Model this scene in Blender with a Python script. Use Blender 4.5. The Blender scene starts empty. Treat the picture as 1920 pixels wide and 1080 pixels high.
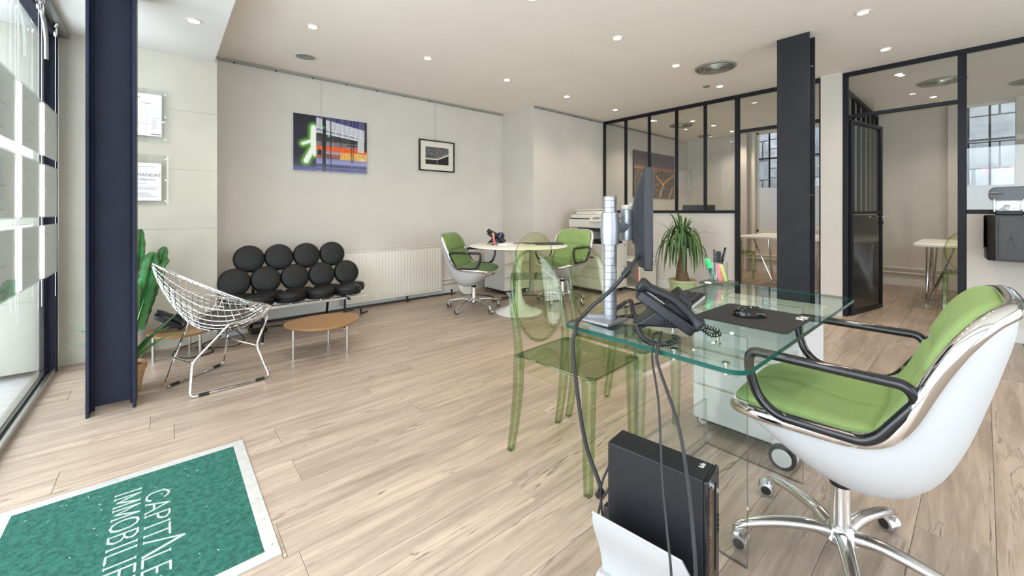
import bpy, math, random
from mathutils import Vector, Matrix, Euler
C = bpy.context.scene.collection
S = bpy.context.scene
PI = math.pi
sin, cos, rad = math.sin, math.cos, math.radians
random.seed(7)

# ------------------------------------------------------------------ camera, world, exposure
cam = bpy.data.objects.new('camera', bpy.data.cameras.new('camera'))
C.objects.link(cam)
cam.data.sensor_width = 36
cam.data.lens = 36 * 761 / 1920
cam.data.shift_y = -(540 - 396) / 1920
cam.data.clip_start = 0.02
cam.location = (0, 0, 1.1)
cam.rotation_euler = (PI / 2, 0, math.atan2(885, 761) - PI / 2)
S.camera = cam

w = bpy.data.worlds.new('world'); S.world = w; w.use_nodes = True
bg = w.node_tree.nodes['Background']
bg.inputs[0].default_value = (0.86, 0.93, 1.0, 1)
bg.inputs[1].default_value = 4.0
S.view_settings.view_transform = 'Standard'
S.view_settings.look = 'None'
S.view_settings.gamma = 1
S.view_settings.use_curve_mapping = False
S.view_settings.exposure = 0.32
S.cycles.max_bounces = 10
S.cycles.diffuse_bounces = 6
S.cycles.transparent_max_bounces = 48
S.cycles.sample_clamp_indirect = 4
S.cycles.caustics_reflective = False
S.cycles.caustics_refractive = False
S.cycles.use_denoising = True

def area(name, loc, rot, sx, sy, power, col):
    l = bpy.data.lights.new(name, 'AREA'); l.shape = 'RECTANGLE'; l.size = sx; l.size_y = sy
    l.energy = power; l.color = col
    o = bpy.data.objects.new(name, l); C.objects.link(o); o.location = loc; o.rotation_euler = rot
    return o
# daylight: through the shop front, and down the court behind the offices; plus one added fill
area('daylight_street', (-1.7, 1.4, 1.3), (0, rad(-90), 0), 2.6, 6.5, 205, (0.85, 0.925, 1.0))
area('fill_behind_camera', (2.6, -3.3, 1.3), (rad(90), 0, 0), 6.0, 2.4, 45, (0.95, 0.97, 1.0))  # added fill lamp behind the camera, to brighten the room
area('daylight_court', (9.6, 1.3, 4.2), (0, rad(25), 0), 1.6, 5.0, 60, (0.88, 0.94, 1.0))
SPOT_W = 15.0
SPOT_COL = (1.0, 0.86, 0.68)

# ------------------------------------------------------------------ materials
def principled(name, col, rough=0.5, metal=0.0, **k):
    m = bpy.data.materials.new(name); m.use_nodes = True
    b = m.node_tree.nodes['Principled BSDF']
    b.inputs['Base Color'].default_value = (*col, 1)
    b.inputs['Roughness'].default_value = rough
    b.inputs['Metallic'].default_value = metal
    for a, v in k.items():
        b.inputs[a.replace('_', ' ')].default_value = v
    return m
def nd(m, t, **k):
    n = m.node_tree.nodes.new(t)
    for a, v in k.items(): setattr(n, a, v)
    return n
def ln(m, a, ao, b, bi): m.node_tree.links.new(a.outputs[ao], b.inputs[bi])
def noisy(name, col, col2, scale, rough=0.6, bump=0.1, detail=6, stretch=(1, 1, 1), metal=0.0, bscale=None, lo=.35, hi=.65, **k):
    """two-tone noise colour plus fine relief"""
    m = principled(name, col, rough, metal, **k)
    b = m.node_tree.nodes['Principled BSDF']
    tc = nd(m, 'ShaderNodeTexCoord'); mp = nd(m, 'ShaderNodeMapping'); mp.inputs['Scale'].default_value = stretch
    ln(m, tc, 'Object', mp, 'Vector')
    n = nd(m, 'ShaderNodeTexNoise'); n.inputs['Scale'].default_value = scale; n.inputs['Detail'].default_value = detail
    ln(m, mp, 0, n, 'Vector')
    r = nd(m, 'ShaderNodeValToRGB')
    r.color_ramp.elements[0].position = lo; r.color_ramp.elements[1].position = hi
    r.color_ramp.elements[0].color = (*col, 1); r.color_ramp.elements[1].color = (*col2, 1)
    ln(m, n, 0, r, 0); ln(m, r, 0, b, 'Base Color')
    if bump:
        n2 = nd(m, 'ShaderNodeTexNoise'); n2.inputs['Scale'].default_value = bscale or scale * 4; n2.inputs['Detail'].default_value = 3
        ln(m, mp, 0, n2, 'Vector')
        bp = nd(m, 'ShaderNodeBump'); bp.inputs['Strength'].default_value = bump; bp.inputs['Distance'].default_value = 0.01
        ln(m, n2, 0, bp, 'Height'); ln(m, bp, 0, b, 'Normal')
    return m
def clear(name, tint, edge, refl=0.9, f0=0.04, power=4.0):
    """clear sheet: tinted transparency that deepens along the sheet, plus mirror reflection (Schlick)"""
    m = bpy.data.materials.new(name); m.use_nodes = True
    nt = m.node_tree; nt.nodes.clear()
    out = nd(m, 'ShaderNodeOutputMaterial'); mix = nd(m, 'ShaderNodeMixShader')
    tr = nd(m, 'ShaderNodeBsdfTransparent'); gl = nd(m, 'ShaderNodeBsdfGlossy'); gl.inputs['Roughness'].default_value = 0.0
    lw = nd(m, 'ShaderNodeLayerWeight'); lw.inputs['Blend'].default_value = 0.5
    p = nd(m, 'ShaderNodeMath', operation='POWER'); p.inputs[1].default_value = 5.0; ln(m, lw, 'Facing', p, 0)
    f = nd(m, 'ShaderNodeMath', operation='MULTIPLY_ADD'); f.inputs[1].default_value = refl - f0; f.inputs[2].default_value = f0
    ln(m, p, 0, f, 0); ln(m, f, 0, mix, 0)
    p2 = nd(m, 'ShaderNodeMath', operation='POWER'); p2.inputs[1].default_value = power; ln(m, lw, 'Facing', p2, 0)
    cm = nd(m, 'ShaderNodeMix', data_type='RGBA'); cm.inputs[6].default_value = (*tint, 1); cm.inputs[7].default_value = (*edge, 1)
    ln(m, p2, 0, cm, 0); nt.links.new(cm.outputs[2], tr.inputs[0])
    ln(m, tr, 0, mix, 1); ln(m, gl, 0, mix, 2); ln(m, mix, 0, out, 0)
    return m
def emis(name, col, s):
    m = principled(name, tuple(c*.3 for c in col), 0.5)
    b = m.node_tree.nodes['Principled BSDF']
    b.inputs['Emission Color'].default_value = (*col, 1); b.inputs['Emission Strength'].default_value = s
    return m
def wood(name, cols, grain_axis='x', scale=1.0, rough=0.42, rand=True, dark=(0.13, 0.09, 0.06), ampl=0.5, bump=0.25, coat=0.0):
    """oak-like boards: long grain streaks, knots and cracks; each object takes its own tone"""
    m = principled(name, cols[0], rough)
    b = m.node_tree.nodes['Principled BSDF']; b.inputs['Coat Weight'].default_value = coat; b.inputs['Coat Roughness'].default_value = .2
    tc = nd(m, 'ShaderNodeTexCoord'); oi = nd(m, 'ShaderNodeObjectInfo')
    sc = nd(m, 'ShaderNodeVectorMath', operation='SCALE'); sc.inputs[3].default_value = 37.0 if rand else 0.0
    cx = nd(m, 'ShaderNodeCombineXYZ'); ln(m, oi, 'Random', cx, 0); ln(m, oi, 'Random', cx, 1); ln(m, oi, 'Random', cx, 2)
    ln(m, cx, 0, sc, 0)
    ad = nd(m, 'ShaderNodeVectorMath', operation='ADD'); ln(m, tc, 'Object', ad, 0); ln(m, sc, 0, ad, 1)
    st = dict(x=(0.55, 7, 7), y=(7, 0.55, 7), z=(7, 7, 0.55))[grain_axis]
    mp = nd(m, 'ShaderNodeMapping'); mp.inputs['Scale'].default_value = [q * scale for q in st]; ln(m, ad, 0, mp, 'Vector')
    n1 = nd(m, 'ShaderNodeTexNoise'); n1.inputs['Scale'].default_value = 2.2; n1.inputs['Detail'].default_value = 8; n1.inputs['Roughness'].default_value = .62; n1.inputs['Distortion'].default_value = .5
    ln(m, mp, 0, n1, 'Vector')
    n2 = nd(m, 'ShaderNodeTexNoise'); n2.inputs['Scale'].default_value = 1.3; n2.inputs['Detail'].default_value = 5; n2.inputs['Distortion'].default_value = 1.2
    ln(m, mp, 0, n2, 'Vector')
    n3 = nd(m, 'ShaderNodeTexNoise'); n3.inputs['Scale'].default_value = 14; n3.inputs['Detail'].default_value = 4
    ln(m, mp, 0, n3, 'Vector')
    base = nd(m, 'ShaderNodeValToRGB'); e = base.color_ramp.elements
    e[0].position = .30; e[0].color = (*cols[1], 1); e[1].position = .68; e[1].color = (*cols[0], 1)
    ln(m, n1, 0, base, 0)
    tone = nd(m, 'ShaderNodeMapRange'); tone.inputs['To Min'].default_value = 0.90 if rand else 1; tone.inputs['To Max'].default_value = 1.07 if rand else 1
    ln(m, oi, 'Random', tone, 'Value')
    tm = nd(m, 'ShaderNodeVectorMath', operation='SCALE'); ln(m, base, 0, tm, 0); ln(m, tone, 0, tm, 3)
    # narrow dark cracks where the second noise crosses its middle
    s1 = nd(m, 'ShaderNodeMath', operation='SUBTRACT'); s1.inputs[1].default_value = .5; ln(m, n2, 0, s1, 0)
    s2 = nd(m, 'ShaderNodeMath', operation='ABSOLUTE'); ln(m, s1, 0, s2, 0)
    cr = nd(m, 'ShaderNodeMapRange'); cr.inputs['From Min'].default_value = 0.0; cr.inputs['From Max'].default_value = 0.016; cr.inputs['To Min'].default_value = ampl; cr.inputs['To Max'].default_value = 0
    ln(m, s2, 0, cr, 'Value')
    gate = nd(m, 'ShaderNodeMapRange'); gate.inputs['From Min'].default_value = .48; gate.inputs['From Max'].default_value = .62; ln(m, n1, 0, gate, 'Value')
    g2 = nd(m, 'ShaderNodeMath', operation='MULTIPLY'); ln(m, cr, 0, g2, 0); ln(m, gate, 0, g2, 1)
    fine = nd(m, 'ShaderNodeMapRange'); fine.inputs['From Min'].default_value = .56; fine.inputs['From Max'].default_value = .8; fine.inputs['To Max'].default_value = .38 * ampl; ln(m, n3, 0, fine, 'Value')
    g3 = nd(m, 'ShaderNodeMath', operation='ADD'); g3.use_clamp = True; ln(m, g2, 0, g3, 0); ln(m, fine, 0, g3, 1)
    mx = nd(m, 'ShaderNodeMix', data_type='RGBA'); mx.inputs[7].default_value = (*dark, 1)
    ln(m, g3, 0, mx, 0); ln(m, tm, 0, mx, 6); m.node_tree.links.new(mx.outputs[2], b.inputs['Base Color'])
    bp = nd(m, 'ShaderNodeBump'); bp.inputs['Strength'].default_value = bump; bp.inputs['Distance'].default_value = .004; bp.invert = True
    ln(m, g3, 0, bp, 'Height'); ln(m, bp, 0, b, 'Normal')
    return m

M = {}
M['floor'] = wood('oak_floor', [(0.515, 0.408, 0.322), (0.265, 0.198, 0.152)], 'x', 1.3, rough=.33, ampl=.9, dark=(0.09, 0.064, 0.05))
M['joint'] = principled('floor_joint', (0.26, 0.20, 0.15), .9)
M['wall'] = noisy('painted_plaster', (0.585, 0.55, 0.50), (0.61, 0.575, 0.52), 3, .75, .03, bscale=220)
M['ceiling'] = noisy('ceiling_paint', (0.84, 0.785, 0.71), (0.86, 0.805, 0.73), 2, .8, .02, bscale=200)
M['ceiling_low'] = noisy('soffit_paint', (0.78, 0.77, 0.75), (0.80, 0.79, 0.77), 2, .8, .02, bscale=200)
M['beige'] = noisy('stone_panel', (0.56, 0.535, 0.455), (0.59, 0.565, 0.48), 5, .55, .08, bscale=160)
M['beam'] = noisy('steel_paint', (0.011, 0.014, 0.032), (0.015, 0.019, 0.041), 8, .55, .12, bscale=260, Specular_IOR_Level=.28)
M['beam2'] = noisy('steel_paint_grey', (0.017, 0.018, 0.023), (0.021, 0.022, 0.028), 8, .55, .10, bscale=260, Specular_IOR_Level=.25)
M['frame'] = principled('black_frame', (0.008, 0.009, 0.014), .45, Specular_IOR_Level=.25)
M['doorpanel'] = principled('black_door_sheet', (0.012, 0.016, 0.016), .16)
M['glass'] = clear('window_glass', (0.97, 0.985, 0.98), (0.80, 0.88, 0.86), .85, .05)
M['shopglass'] = clear('shop_glass', (0.97, 0.985, 0.982), (0.86, 0.90, 0.90), .9, .05)
M['frost'] = principled('frosted_film', (0.62, 0.65, 0.72), .5, Transmission_Weight=0.0)
M['ghost'] = clear('green_polycarbonate', (0.952, 0.975, 0.855), (0.20, 0.38, 0.17), .8, .045, 2.6)
M['ghost_leg'] = clear('green_polycarbonate_solid', (0.865, 0.935, 0.765), (0.05, 0.22, 0.07), .8, .05, 1.7)
M['deskglass'] = clear('desk_glass', (0.955, 0.99, 0.97), (0.75, 0.92, 0.86), .95, .06)
M['deskedge'] = principled('desk_glass_edge', (0.004, 0.060, 0.045), .2, Specular_IOR_Level=.25)
M['acrylic'] = clear('clear_acrylic', (0.975, 0.985, 0.98), (0.66, 0.73, 0.70), .9, .05)
M['acrylic_edge'] = clear('clear_acrylic_edge', (0.62, 0.70, 0.66), (0.40, 0.48, 0.44), .9, .12)
M['green'] = noisy('green_wool', (0.26, 0.385, 0.13), (0.32, 0.455, 0.17), 420, .95, .5, 3, bscale=900, lo=.3, hi=.7)
M['green2'] = noisy('green_velvet', (0.10, 0.19, 0.030), (0.14, 0.25, 0.045), 300, .9, .2, 2, bscale=500, Sheen_Weight=.2)
M['shell'] = principled('white_shell', (0.50, 0.50, 0.51), .42)
M['chrome'] = principled('chrome', (0.82, 0.82, 0.83), .07, 1.0)
M['brushed'] = principled('satin_steel', (0.62, 0.62, 0.62), .28, 1.0)
M['castalu'] = principled('polished_aluminium', (0.66, 0.66, 0.67), .16, 1.0)
M['silver'] = principled('silver_paint', (0.30, 0.31, 0.33), .36, .6)
M['blackplastic'] = principled('black_plastic', (0.009, 0.010, 0.013), .40, Specular_IOR_Level=.35)
M['blackgloss'] = principled('black_gloss', (0.010, 0.010, 0.012), .10)
M['blackrubber'] = principled('black_rubber', (0.012, 0.012, 0.013), .6)
M['darkgrey'] = principled('dark_grey_plastic', (0.022, 0.024, 0.029), .45, Specular_IOR_Level=.3)
M['leather'] = noisy('black_leather', (0.005, 0.0055, 0.006), (0.008, 0.0085, 0.009), 40, .42, .25, 3, bscale=380, Specular_IOR_Level=.35)
M['cushion_grey'] = noisy('grey_pad', (0.050, 0.047, 0.042), (0.066, 0.062, 0.055), 60, .9, .2)
M['white'] = principled('white_lacquer', (0.80, 0.79, 0.76), .25)
M['white_metal'] = principled('white_metal', (0.58, 0.58, 0.59), .35)
M['holder'] = principled('holder_plastic', (0.42, 0.42, 0.43), .4)
M['cream'] = principled('cream_lacquer', (0.70, 0.66, 0.575), .35)
M['radiator'] = principled('radiator_enamel', (0.72, 0.69, 0.62), .35)
M['skirting'] = principled('white_skirting', (0.66, 0.65, 0.62), .45)
M['copier'] = principled('copier_shell', (0.66, 0.64, 0.57), .45)
M['alu'] = noisy('mat_frame_aluminium', (0.62, 0.62, 0.61), (0.70, 0.70, 0.69), 30, .38, .1, metal=.5)
M['mat'] = noisy('green_coir', (0.008, 0.095, 0.066), (0.030, 0.175, 0.130), 55, 1.0, 1.0, 8, bscale=260)
M['matletter'] = noisy('white_coir', (0.38, 0.44, 0.42), (0.52, 0.58, 0.56), 120, 1.0, .6, bscale=400)
M['lint'] = principled('lint', (0.6, 0.66, 0.63), .9)
M['oaktop'] = wood('oak_veneer', [(0.36, 0.20, 0.088), (0.28, 0.15, 0.065)], 'x', 1.0, .32, False, ampl=.2)
M['blackoak'] = wood('black_stained_oak', [(0.040, 0.037, 0.036), (0.026, 0.024, 0.024)], 'z', 1.2, .4, False, (0.008, 0.008, 0.008), .9, .5)
M['oakcab'] = wood('grey_oak', [(0.16, 0.125, 0.085), (0.11, 0.085, 0.06)], 'x', 1, .45, False)
M['leaf'] = noisy('yucca_leaf', (0.030, 0.085, 0.018), (0.060, 0.14, 0.030), 12, .42, .05)
M['leaf_light'] = noisy('yucca_leaf_light', (0.075, 0.16, 0.035), (0.12, 0.22, 0.06), 12, .42, .05)
M['cactus'] = noisy('cactus_green', (0.020, 0.16, 0.035), (0.045, 0.27, 0.075), 14, .45, .15)
M['cactus_rib'] = noisy('cactus_rib', (0.055, 0.10, 0.030), (0.13, 0.17, 0.06), 30, .6, .2)
M['aloe'] = noisy('aloe_leaf', (0.05, 0.21, 0.05), (0.16, 0.36, 0.13), 16, .4, .05, stretch=(1, 1, 3))
M['bark'] = noisy('bark', (0.10, 0.06, 0.03), (0.20, 0.13, 0.07), 16, .9, .8, stretch=(1, 1, 4))
M['potgreen'] = noisy('pale_green_pot', (0.36, 0.43, 0.23), (0.41, 0.48, 0.27), 10, .5, .05)
M['terracotta'] = noisy('terracotta', (0.46, 0.27, 0.13), (0.56, 0.36, 0.19), 9, .85, .2)
M['potwhite'] = principled('white_pot', (0.66, 0.645, 0.62), .4)
M['soil'] = noisy('soil', (0.05, 0.03, 0.02), (0.11, 0.07, 0.04), 60, 1, .8)
M['paper'] = principled('paper', (0.80, 0.80, 0.82), .6)
M['ink'] = principled('ink', (0.04, 0.04, 0.05), .6)
M['inkgrey'] = principled('grey_ink', (0.30, 0.30, 0.33), .6)
M['mandatink'] = principled('brown_grey_ink', (0.13, 0.12, 0.12), .6)
M['poster'] = noisy('poster_back', (0.56, 0.565, 0.57), (0.64, 0.645, 0.65), 7, .5, .02, Emission_Color=(.9, .93, .95, 1), Emission_Strength=.16)
M['ledwhite'] = emis('lit_edge', (1.0, 1.0, 1.0), 5.0)
M['lamp'] = emis('lamp_glow', (1.0, 0.90, 0.75), 30.0)
M['ring'] = principled('downlight_ring', (0.70, 0.67, 0.60), .4)
M['vent'] = principled('vent_metal', (0.32, 0.31, 0.26), .4, .5)
M['ventdark'] = principled('vent_shadow_gap', (0.05, 0.05, 0.045), .8)
M['grille'] = principled('speaker_mesh', (0.30, 0.30, 0.29), .5, .4)
M['rail'] = principled('grey_rail', (0.30, 0.30, 0.29), .4, .4)
M['facade'] = noisy('limestone_facade', (0.68, 0.68, 0.69), (0.76, 0.76, 0.76), 4, .85, .2)
M['facade_dark'] = principled('facade_window', (0.16, 0.18, 0.21), .2)
M['pavement'] = noisy('pavement', (0.60, 0.61, 0.62), (0.68, 0.69, 0.70), 6, .8, .2)
M['court'] = noisy('courtyard_stone', (0.20, 0.205, 0.22), (0.27, 0.275, 0.29), 4, .85, .2)
M['brick'] = noisy('grey_brick', (0.22, 0.22, 0.24), (0.34, 0.34, 0.36), 9, .9, .4)
M['neon'] = emis('pink_neon_reflection', (1.0, 0.10, 0.22), 1.1)
M['neon2'] = emis('orange_neon_reflection', (1.0, 0.14, 0.06), 1.1)
M['purple'] = principled('purple_sign', (0.30, 0.10, 0.42), .4)
M['blueplug'] = principled('blue_plug', (0.12, 0.12, 0.62), .4)
M['hl_green'] = principled('green_marker', (0.05, 0.62, 0.20), .3)
M['hl_yellow'] = principled('yellow_marker', (0.52, 0.62, 0.12), .3)
M['hl_pink'] = principled('red_marker', (0.80, 0.09, 0.12), .3)
M['teal'] = principled('dark_teal_cap', (0.03, 0.10, 0.10), .3)
M['lcd'] = principled('screen_grey', (0.22, 0.24, 0.22), .3)
M['redorange'] = principled('red_folder', (0.55, 0.10, 0.05), .5)
M['matpad'] = noisy('mouse_mat', (0.014, 0.015, 0.015), (0.020, 0.021, 0.021), 80, .8, .2, bscale=600)

# ------------------------------------------------------------------ mesh helpers
class MB:
    def __init__(s): s.v = []; s.f = []; s.mi = []
    def add(s, vs, fs, mat=None, mi=0):
        o = len(s.v)
        s.v += [tuple((mat @ Vector(p)) if mat else p) for p in vs]
        s.f += [tuple(o + i for i in f) for f in fs]; s.mi += [mi] * len(fs)
        return s
    def box(s, x0, x1, y0, y1, z0, z1, mat=None, mi=0, side_mi=None):
        vs = [(x, y, z) for z in (z0, z1) for y in (y0, y1) for x in (x0, x1)]
        s.add(vs, [(0, 2, 3, 1), (4, 5, 7, 6), (0, 1, 5, 4), (2, 6, 7, 3), (0, 4, 6, 2), (1, 3, 7, 5)], mat, mi)
        if side_mi is not None:
            for k in (1, 2, 3, 4): s.mi[-k] = side_mi
        return s
    def cbox(s, c, d, mat=None): return s.box(c[0]-d[0]/2, c[0]+d[0]/2, c[1]-d[1]/2, c[1]+d[1]/2, c[2]-d[2]/2, c[2]+d[2]/2, mat)
    def tube(s, pts, r, n=10, closed=False, mat=None, flat=1.0):
        pts = [Vector(p) for p in pts]; k = len(pts)
        rs = r if isinstance(r, (list, tuple)) else [r] * k
        tans = []
        for i in range(k):
            a = pts[i-1] if (i or closed) else pts[0]; b = pts[(i+1) % k] if (i < k-1 or closed) else pts[-1]
            t = b - a; tans.append(t.normalized() if t.length > 1e-9 else Vector((0, 0, 1)))
        up = Vector((0, 0, 1)) if abs(tans[0].z) < .9 else Vector((1, 0, 0))
        nrm = tans[0].cross(up).normalized(); vs = []; frames = []
        for i in range(k):
            t = tans[i]; nrm = (nrm - t * nrm.dot(t)).normalized(); frames.append(nrm.copy())
        for i in range(k):
            t, n1 = tans[i], frames[i]; n2 = t.cross(n1)
            for j in range(n):
                a = 2*PI*j/n; vs.append(tuple(pts[i] + n1*(cos(a)*rs[i]) + n2*(sin(a)*rs[i]*flat)))
        fs = []
        for i in range(k if closed else k-1):
            i2 = (i+1) % k
            for j in range(n):
                j2 = (j+1) % n; fs.append((i*n+j, i*n+j2, i2*n+j2, i2*n+j))
        if not closed: fs += [tuple(range(n-1, -1, -1)), tuple((k-1)*n+j for j in range(n))]
        return s.add(vs, fs, mat)
    def lathe(s, prof, n=28, c=(0, 0, 0), mat=None, mi=0):
        vs = []; fs = []; k = len(prof)
        for r, z in prof:
            for j in range(n):
                a = 2*PI*j/n; vs.append((c[0]+r*cos(a), c[1]+r*sin(a), c[2]+z))
        for i in range(k-1):
            for j in range(n):
                j2 = (j+1) % n; fs.append((i*n+j, i*n+j2, (i+1)*n+j2, (i+1)*n+j))
        if prof[0][0] > 1e-6: fs.append(tuple(range(n-1, -1, -1)))
        if prof[-1][0] > 1e-6: fs.append(tuple((k-1)*n+j for j in range(n)))
        return s.add(vs, fs, mat, mi)
    def prism(s, out, z0, z1, mat=None, mi=0, side_mi=None):
        n = len(out); vs = [(x, y, z0) for x, y in out] + [(x, y, z1) for x, y in out]
        fs = [tuple(range(n-1, -1, -1)), tuple(range(n, 2*n))] + [(i, (i+1) % n, n+(i+1) % n, n+i) for i in range(n)]
        s.add(vs, fs, mat, mi)
        if side_mi is not None:
            for k in range(n): s.mi[-1-k] = side_mi
        return s
    def grid(s, rows, mat=None, closed_u=False):
        h = len(rows); wd = len(rows[0]); vs = [p for r in rows for p in r]; fs = []
        for i in range(h-1):
            for j in range(wd if closed_u else wd-1):
                j2 = (j+1) % wd; fs.append((i*wd+j, i*wd+j2, (i+1)*wd+j2, (i+1)*wd+j))
        return s.add(vs, fs, mat)
    def build(s, name, mats, parent=None, smooth=35, bevel=0, seg=2, world=True, weld=False, fixn=False):
        me = bpy.data.meshes.new(name); vs = s.v
        if parent is not None and world and (parent.get('_w') or (parent.parent and parent.parent.get('_w'))):
            root = parent if parent.get('_w') else parent.parent
            o = root.location; vs = [(a-o[0], b-o[1], c-o[2]) for a, b, c in vs]
        me.from_pydata(vs, [], s.f)
        for mm in (mats if isinstance(mats, (list, tuple)) else [mats]): me.materials.append(M[mm] if isinstance(mm, str) else mm)
        if any(s.mi):
            me.polygons.foreach_set('material_index', s.mi)
        if weld or fixn:
            import bmesh
            bm = bmesh.new(); bm.from_mesh(me)
            if weld: bmesh.ops.remove_doubles(bm, verts=bm.verts, dist=1e-5)
            bmesh.ops.recalc_face_normals(bm, faces=bm.faces); bm.to_mesh(me); bm.free()
        if smooth:
            me.polygons.foreach_set('use_smooth', [True]*len(me.polygons)); me.set_sharp_from_angle(angle=rad(smooth))
        me.update()
        ob = bpy.data.objects.new(name, me); C.objects.link(ob)
        if parent is not None: ob.parent = parent
        if bevel:
            b = ob.modifiers.new('bevel', 'BEVEL'); b.width = bevel; b.segments = seg; b.limit_method = 'ANGLE'; b.angle_limit = rad(40)
            b.harden_normals = False
        return ob
def thing(name, label, cat, loc=(0, 0, 0), rotz=0, group=None, world=False):
    o = bpy.data.objects.new(name, None); C.objects.link(o)
    o.location = loc; o.rotation_euler = (0, 0, rotz); o['label'] = label; o['category'] = cat
    o.empty_display_size = .05
    if world: o['_w'] = 1
    if group: o['group'] = group
    return o
def tag(o, label, cat, group=None):
    o['label'] = label; o['category'] = cat
    if group: o['group'] = group
    return o
def struct(name, mb, m, **k):
    o = mb.build(name, m, **k); o['kind'] = 'structure'; return o
def copy_thing(root, loc, rotz, label, group=None):
    def cp(o, par):
        c = o.copy(); C.objects.link(c); c.parent = par
        for ch in kids.get(o.name, []): cp(ch, c)
        return c
    kids = {}
    for o in C.objects:
        if o.parent: kids.setdefault(o.parent.name, []).append(o)
    r = cp(root, None); r.location = loc; r.rotation_euler = (0, 0, rotz); r['label'] = label
    if group: r['group'] = group
    return r
def B(*a): return MB().box(*a)
def spline(pts, n=8, closed=False):
    pts = [Vector(p) for p in pts]; k = len(pts); out = []
    rng = range(k) if closed else range(k-1)
    for i in rng:
        p0 = pts[(i-1) % k] if (closed or i > 0) else pts[0]*2 - pts[1]
        p1 = pts[i]; p2 = pts[(i+1) % k]
        p3 = pts[(i+2) % k] if (closed or i < k-2) else pts[-1]*2 - pts[-2]
        for j in range(n):
            t = j/n
            out.append(0.5*((2*p1) + (p2-p0)*t + (2*p0-5*p1+4*p2-p3)*t*t + (3*p1-p0-3*p2+p3)*t**3))
    if not closed: out.append(pts[-1])
    return out
def rrect(x0, x1, y0, y1, r, n=5):
    o = []
    for cx, cy, a0 in ((x1-r, y1-r, 0), (x0+r, y1-r, 90), (x0+r, y0+r, 180), (x1-r, y0+r, 270)):
        for i in range(n+1):
            a = rad(a0+90*i/n); o.append((cx+r*cos(a), cy+r*sin(a)))
    return o
def round_path(pts, r, n=5, closed=True):
    """polyline with filleted corners"""
    pts = [Vector(p) for p in pts]; k = len(pts); out = []
    for i in range(k):
        if not closed and i in (0, k-1): out.append(pts[i]); continue
        a, b, c = pts[i-1], pts[i], pts[(i+1) % k]
        d1 = (a-b); d2 = (c-b); rr = min(r, d1.length*.48, d2.length*.48)
        p, q = b + d1.normalized()*rr, b + d2.normalized()*rr
        for j in range(n+1):
            t = j/n; out.append(p*(1-t)**2 + b*2*t*(1-t) + q*t*t)
    return out
def T(x=0, y=0, z=0, rx=0, ry=0, rz=0): return Matrix.Translation((x, y, z)) @ Euler((rx, ry, rz)).to_matrix().to_4x4()
def text_mb(body, size, mat, spacing=1.0, align='LEFT'):
    cu = bpy.data.curves.new('text', 'FONT'); cu.body = body; cu.size = size; cu.align_x = align; cu.space_character = spacing; cu.extrude = 0.0004
    o = bpy.data.objects.new('text', cu); C.objects.link(o)
    dg = bpy.context.evaluated_depsgraph_get(); me = bpy.data.meshes.new_from_object(o.evaluated_get(dg))
    mb = MB().add([tuple(v.co) for v in me.vertices], [tuple(p.vertices) for p in me.polygons], mat)
    bpy.data.objects.remove(o); bpy.data.curves.remove(cu); bpy.data.meshes.remove(me)
    return mb
# ================================================================== THE SETTING
CZ = 2.55      # main ceiling
XW = -0.585    # shop window plane
YL = 4.70      # long picture wall
XP = 5.42      # glazed office partition
XF = 8.30      # far office wall
YR = -2.6      # wall behind the camera
XE = 8.30

fl = struct('floor', B(XW-.02, XF+.3, YR, 4.75, -.06, -.012), 'joint')
pitch = .184; random.seed(3)
xj = {0: .043, -1: -.33, -2: .427, -4: .433, 1: -.05, 2: .5}
plank_me = {}
def plank(x0, x1, y0, y1):
    key = (round(x1-x0, 3), round(y1-y0, 3))
    if key not in plank_me:
        hx, hy = (x1-x0)/2-.0006, (y1-y0)/2-.0005; c = .0012
        vs = [(-hx, -hy, -.012), (hx, -hy, -.012), (hx, hy, -.012), (-hx, hy, -.012),
              (-hx, -hy, -c), (hx, -hy, -c), (hx, hy, -c), (-hx, hy, -c),
              (-hx+c, -hy+c, 0), (hx-c, -hy+c, 0), (hx-c, hy-c, 0), (-hx+c, hy-c, 0)]
        fs = [(8, 9, 10, 11)] + [(i, (i+1) % 4, 4+(i+1) % 4, 4+i) for i in range(4)] + [(4+i, 4+(i+1) % 4, 8+(i+1) % 4, 8+i) for i in range(4)]
        me = bpy.data.meshes.new('plank'); me.from_pydata(vs, [], fs); me.materials.append(M['floor']); plank_me[key] = me
    o = bpy.data.objects.new('plank', plank_me[key]); C.objects.link(o); o.location = ((x0+x1)/2, (y0+y1)/2, 0); o.parent = fl
MX0, MX1, MY0, MY1 = -.455, .290, 1.468, 2.325   # door mat well
L = 1.29
for k in range(-15, 12):
    ya, yb = 2.55 + (k)*pitch, 2.55 + (k+1)*pitch
    yb = min(yb, 4.70)
    if ya > 4.69: continue
    a = xj.get(k, random.uniform(0, L)); x = a - L*math.ceil((a-XW)/L)
    while x < XF:
        x0, x1 = max(x, XW), min(x+L, XF); x += L
        if x1-x0 < .02: continue
        if x0 < MX1 and x1 > MX0 and ya < MY1-.001 and yb > MY0+.001:      # planks cut round the mat well
            if x0 < MX0: plank(x0, MX0, ya, yb)
            if x1 > MX1: plank(MX1, x1, ya, yb)
            if yb > MY1 : plank(max(x0, MX0), min(x1, MX1), MY1, yb)
            if ya < MY0 : plank(max(x0, MX0), min(x1, MX1), ya, MY0)
        else: plank(x0, x1, ya, yb)

# ceilings
struct('ceiling', B(.33, XF+.3, YR, 4.75, CZ, CZ+.1), 'ceiling')
struct('ceiling.001', B(XW-.3, .33, YR, 4.75, 2.365, CZ+.1), 'ceiling_low')
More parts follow.
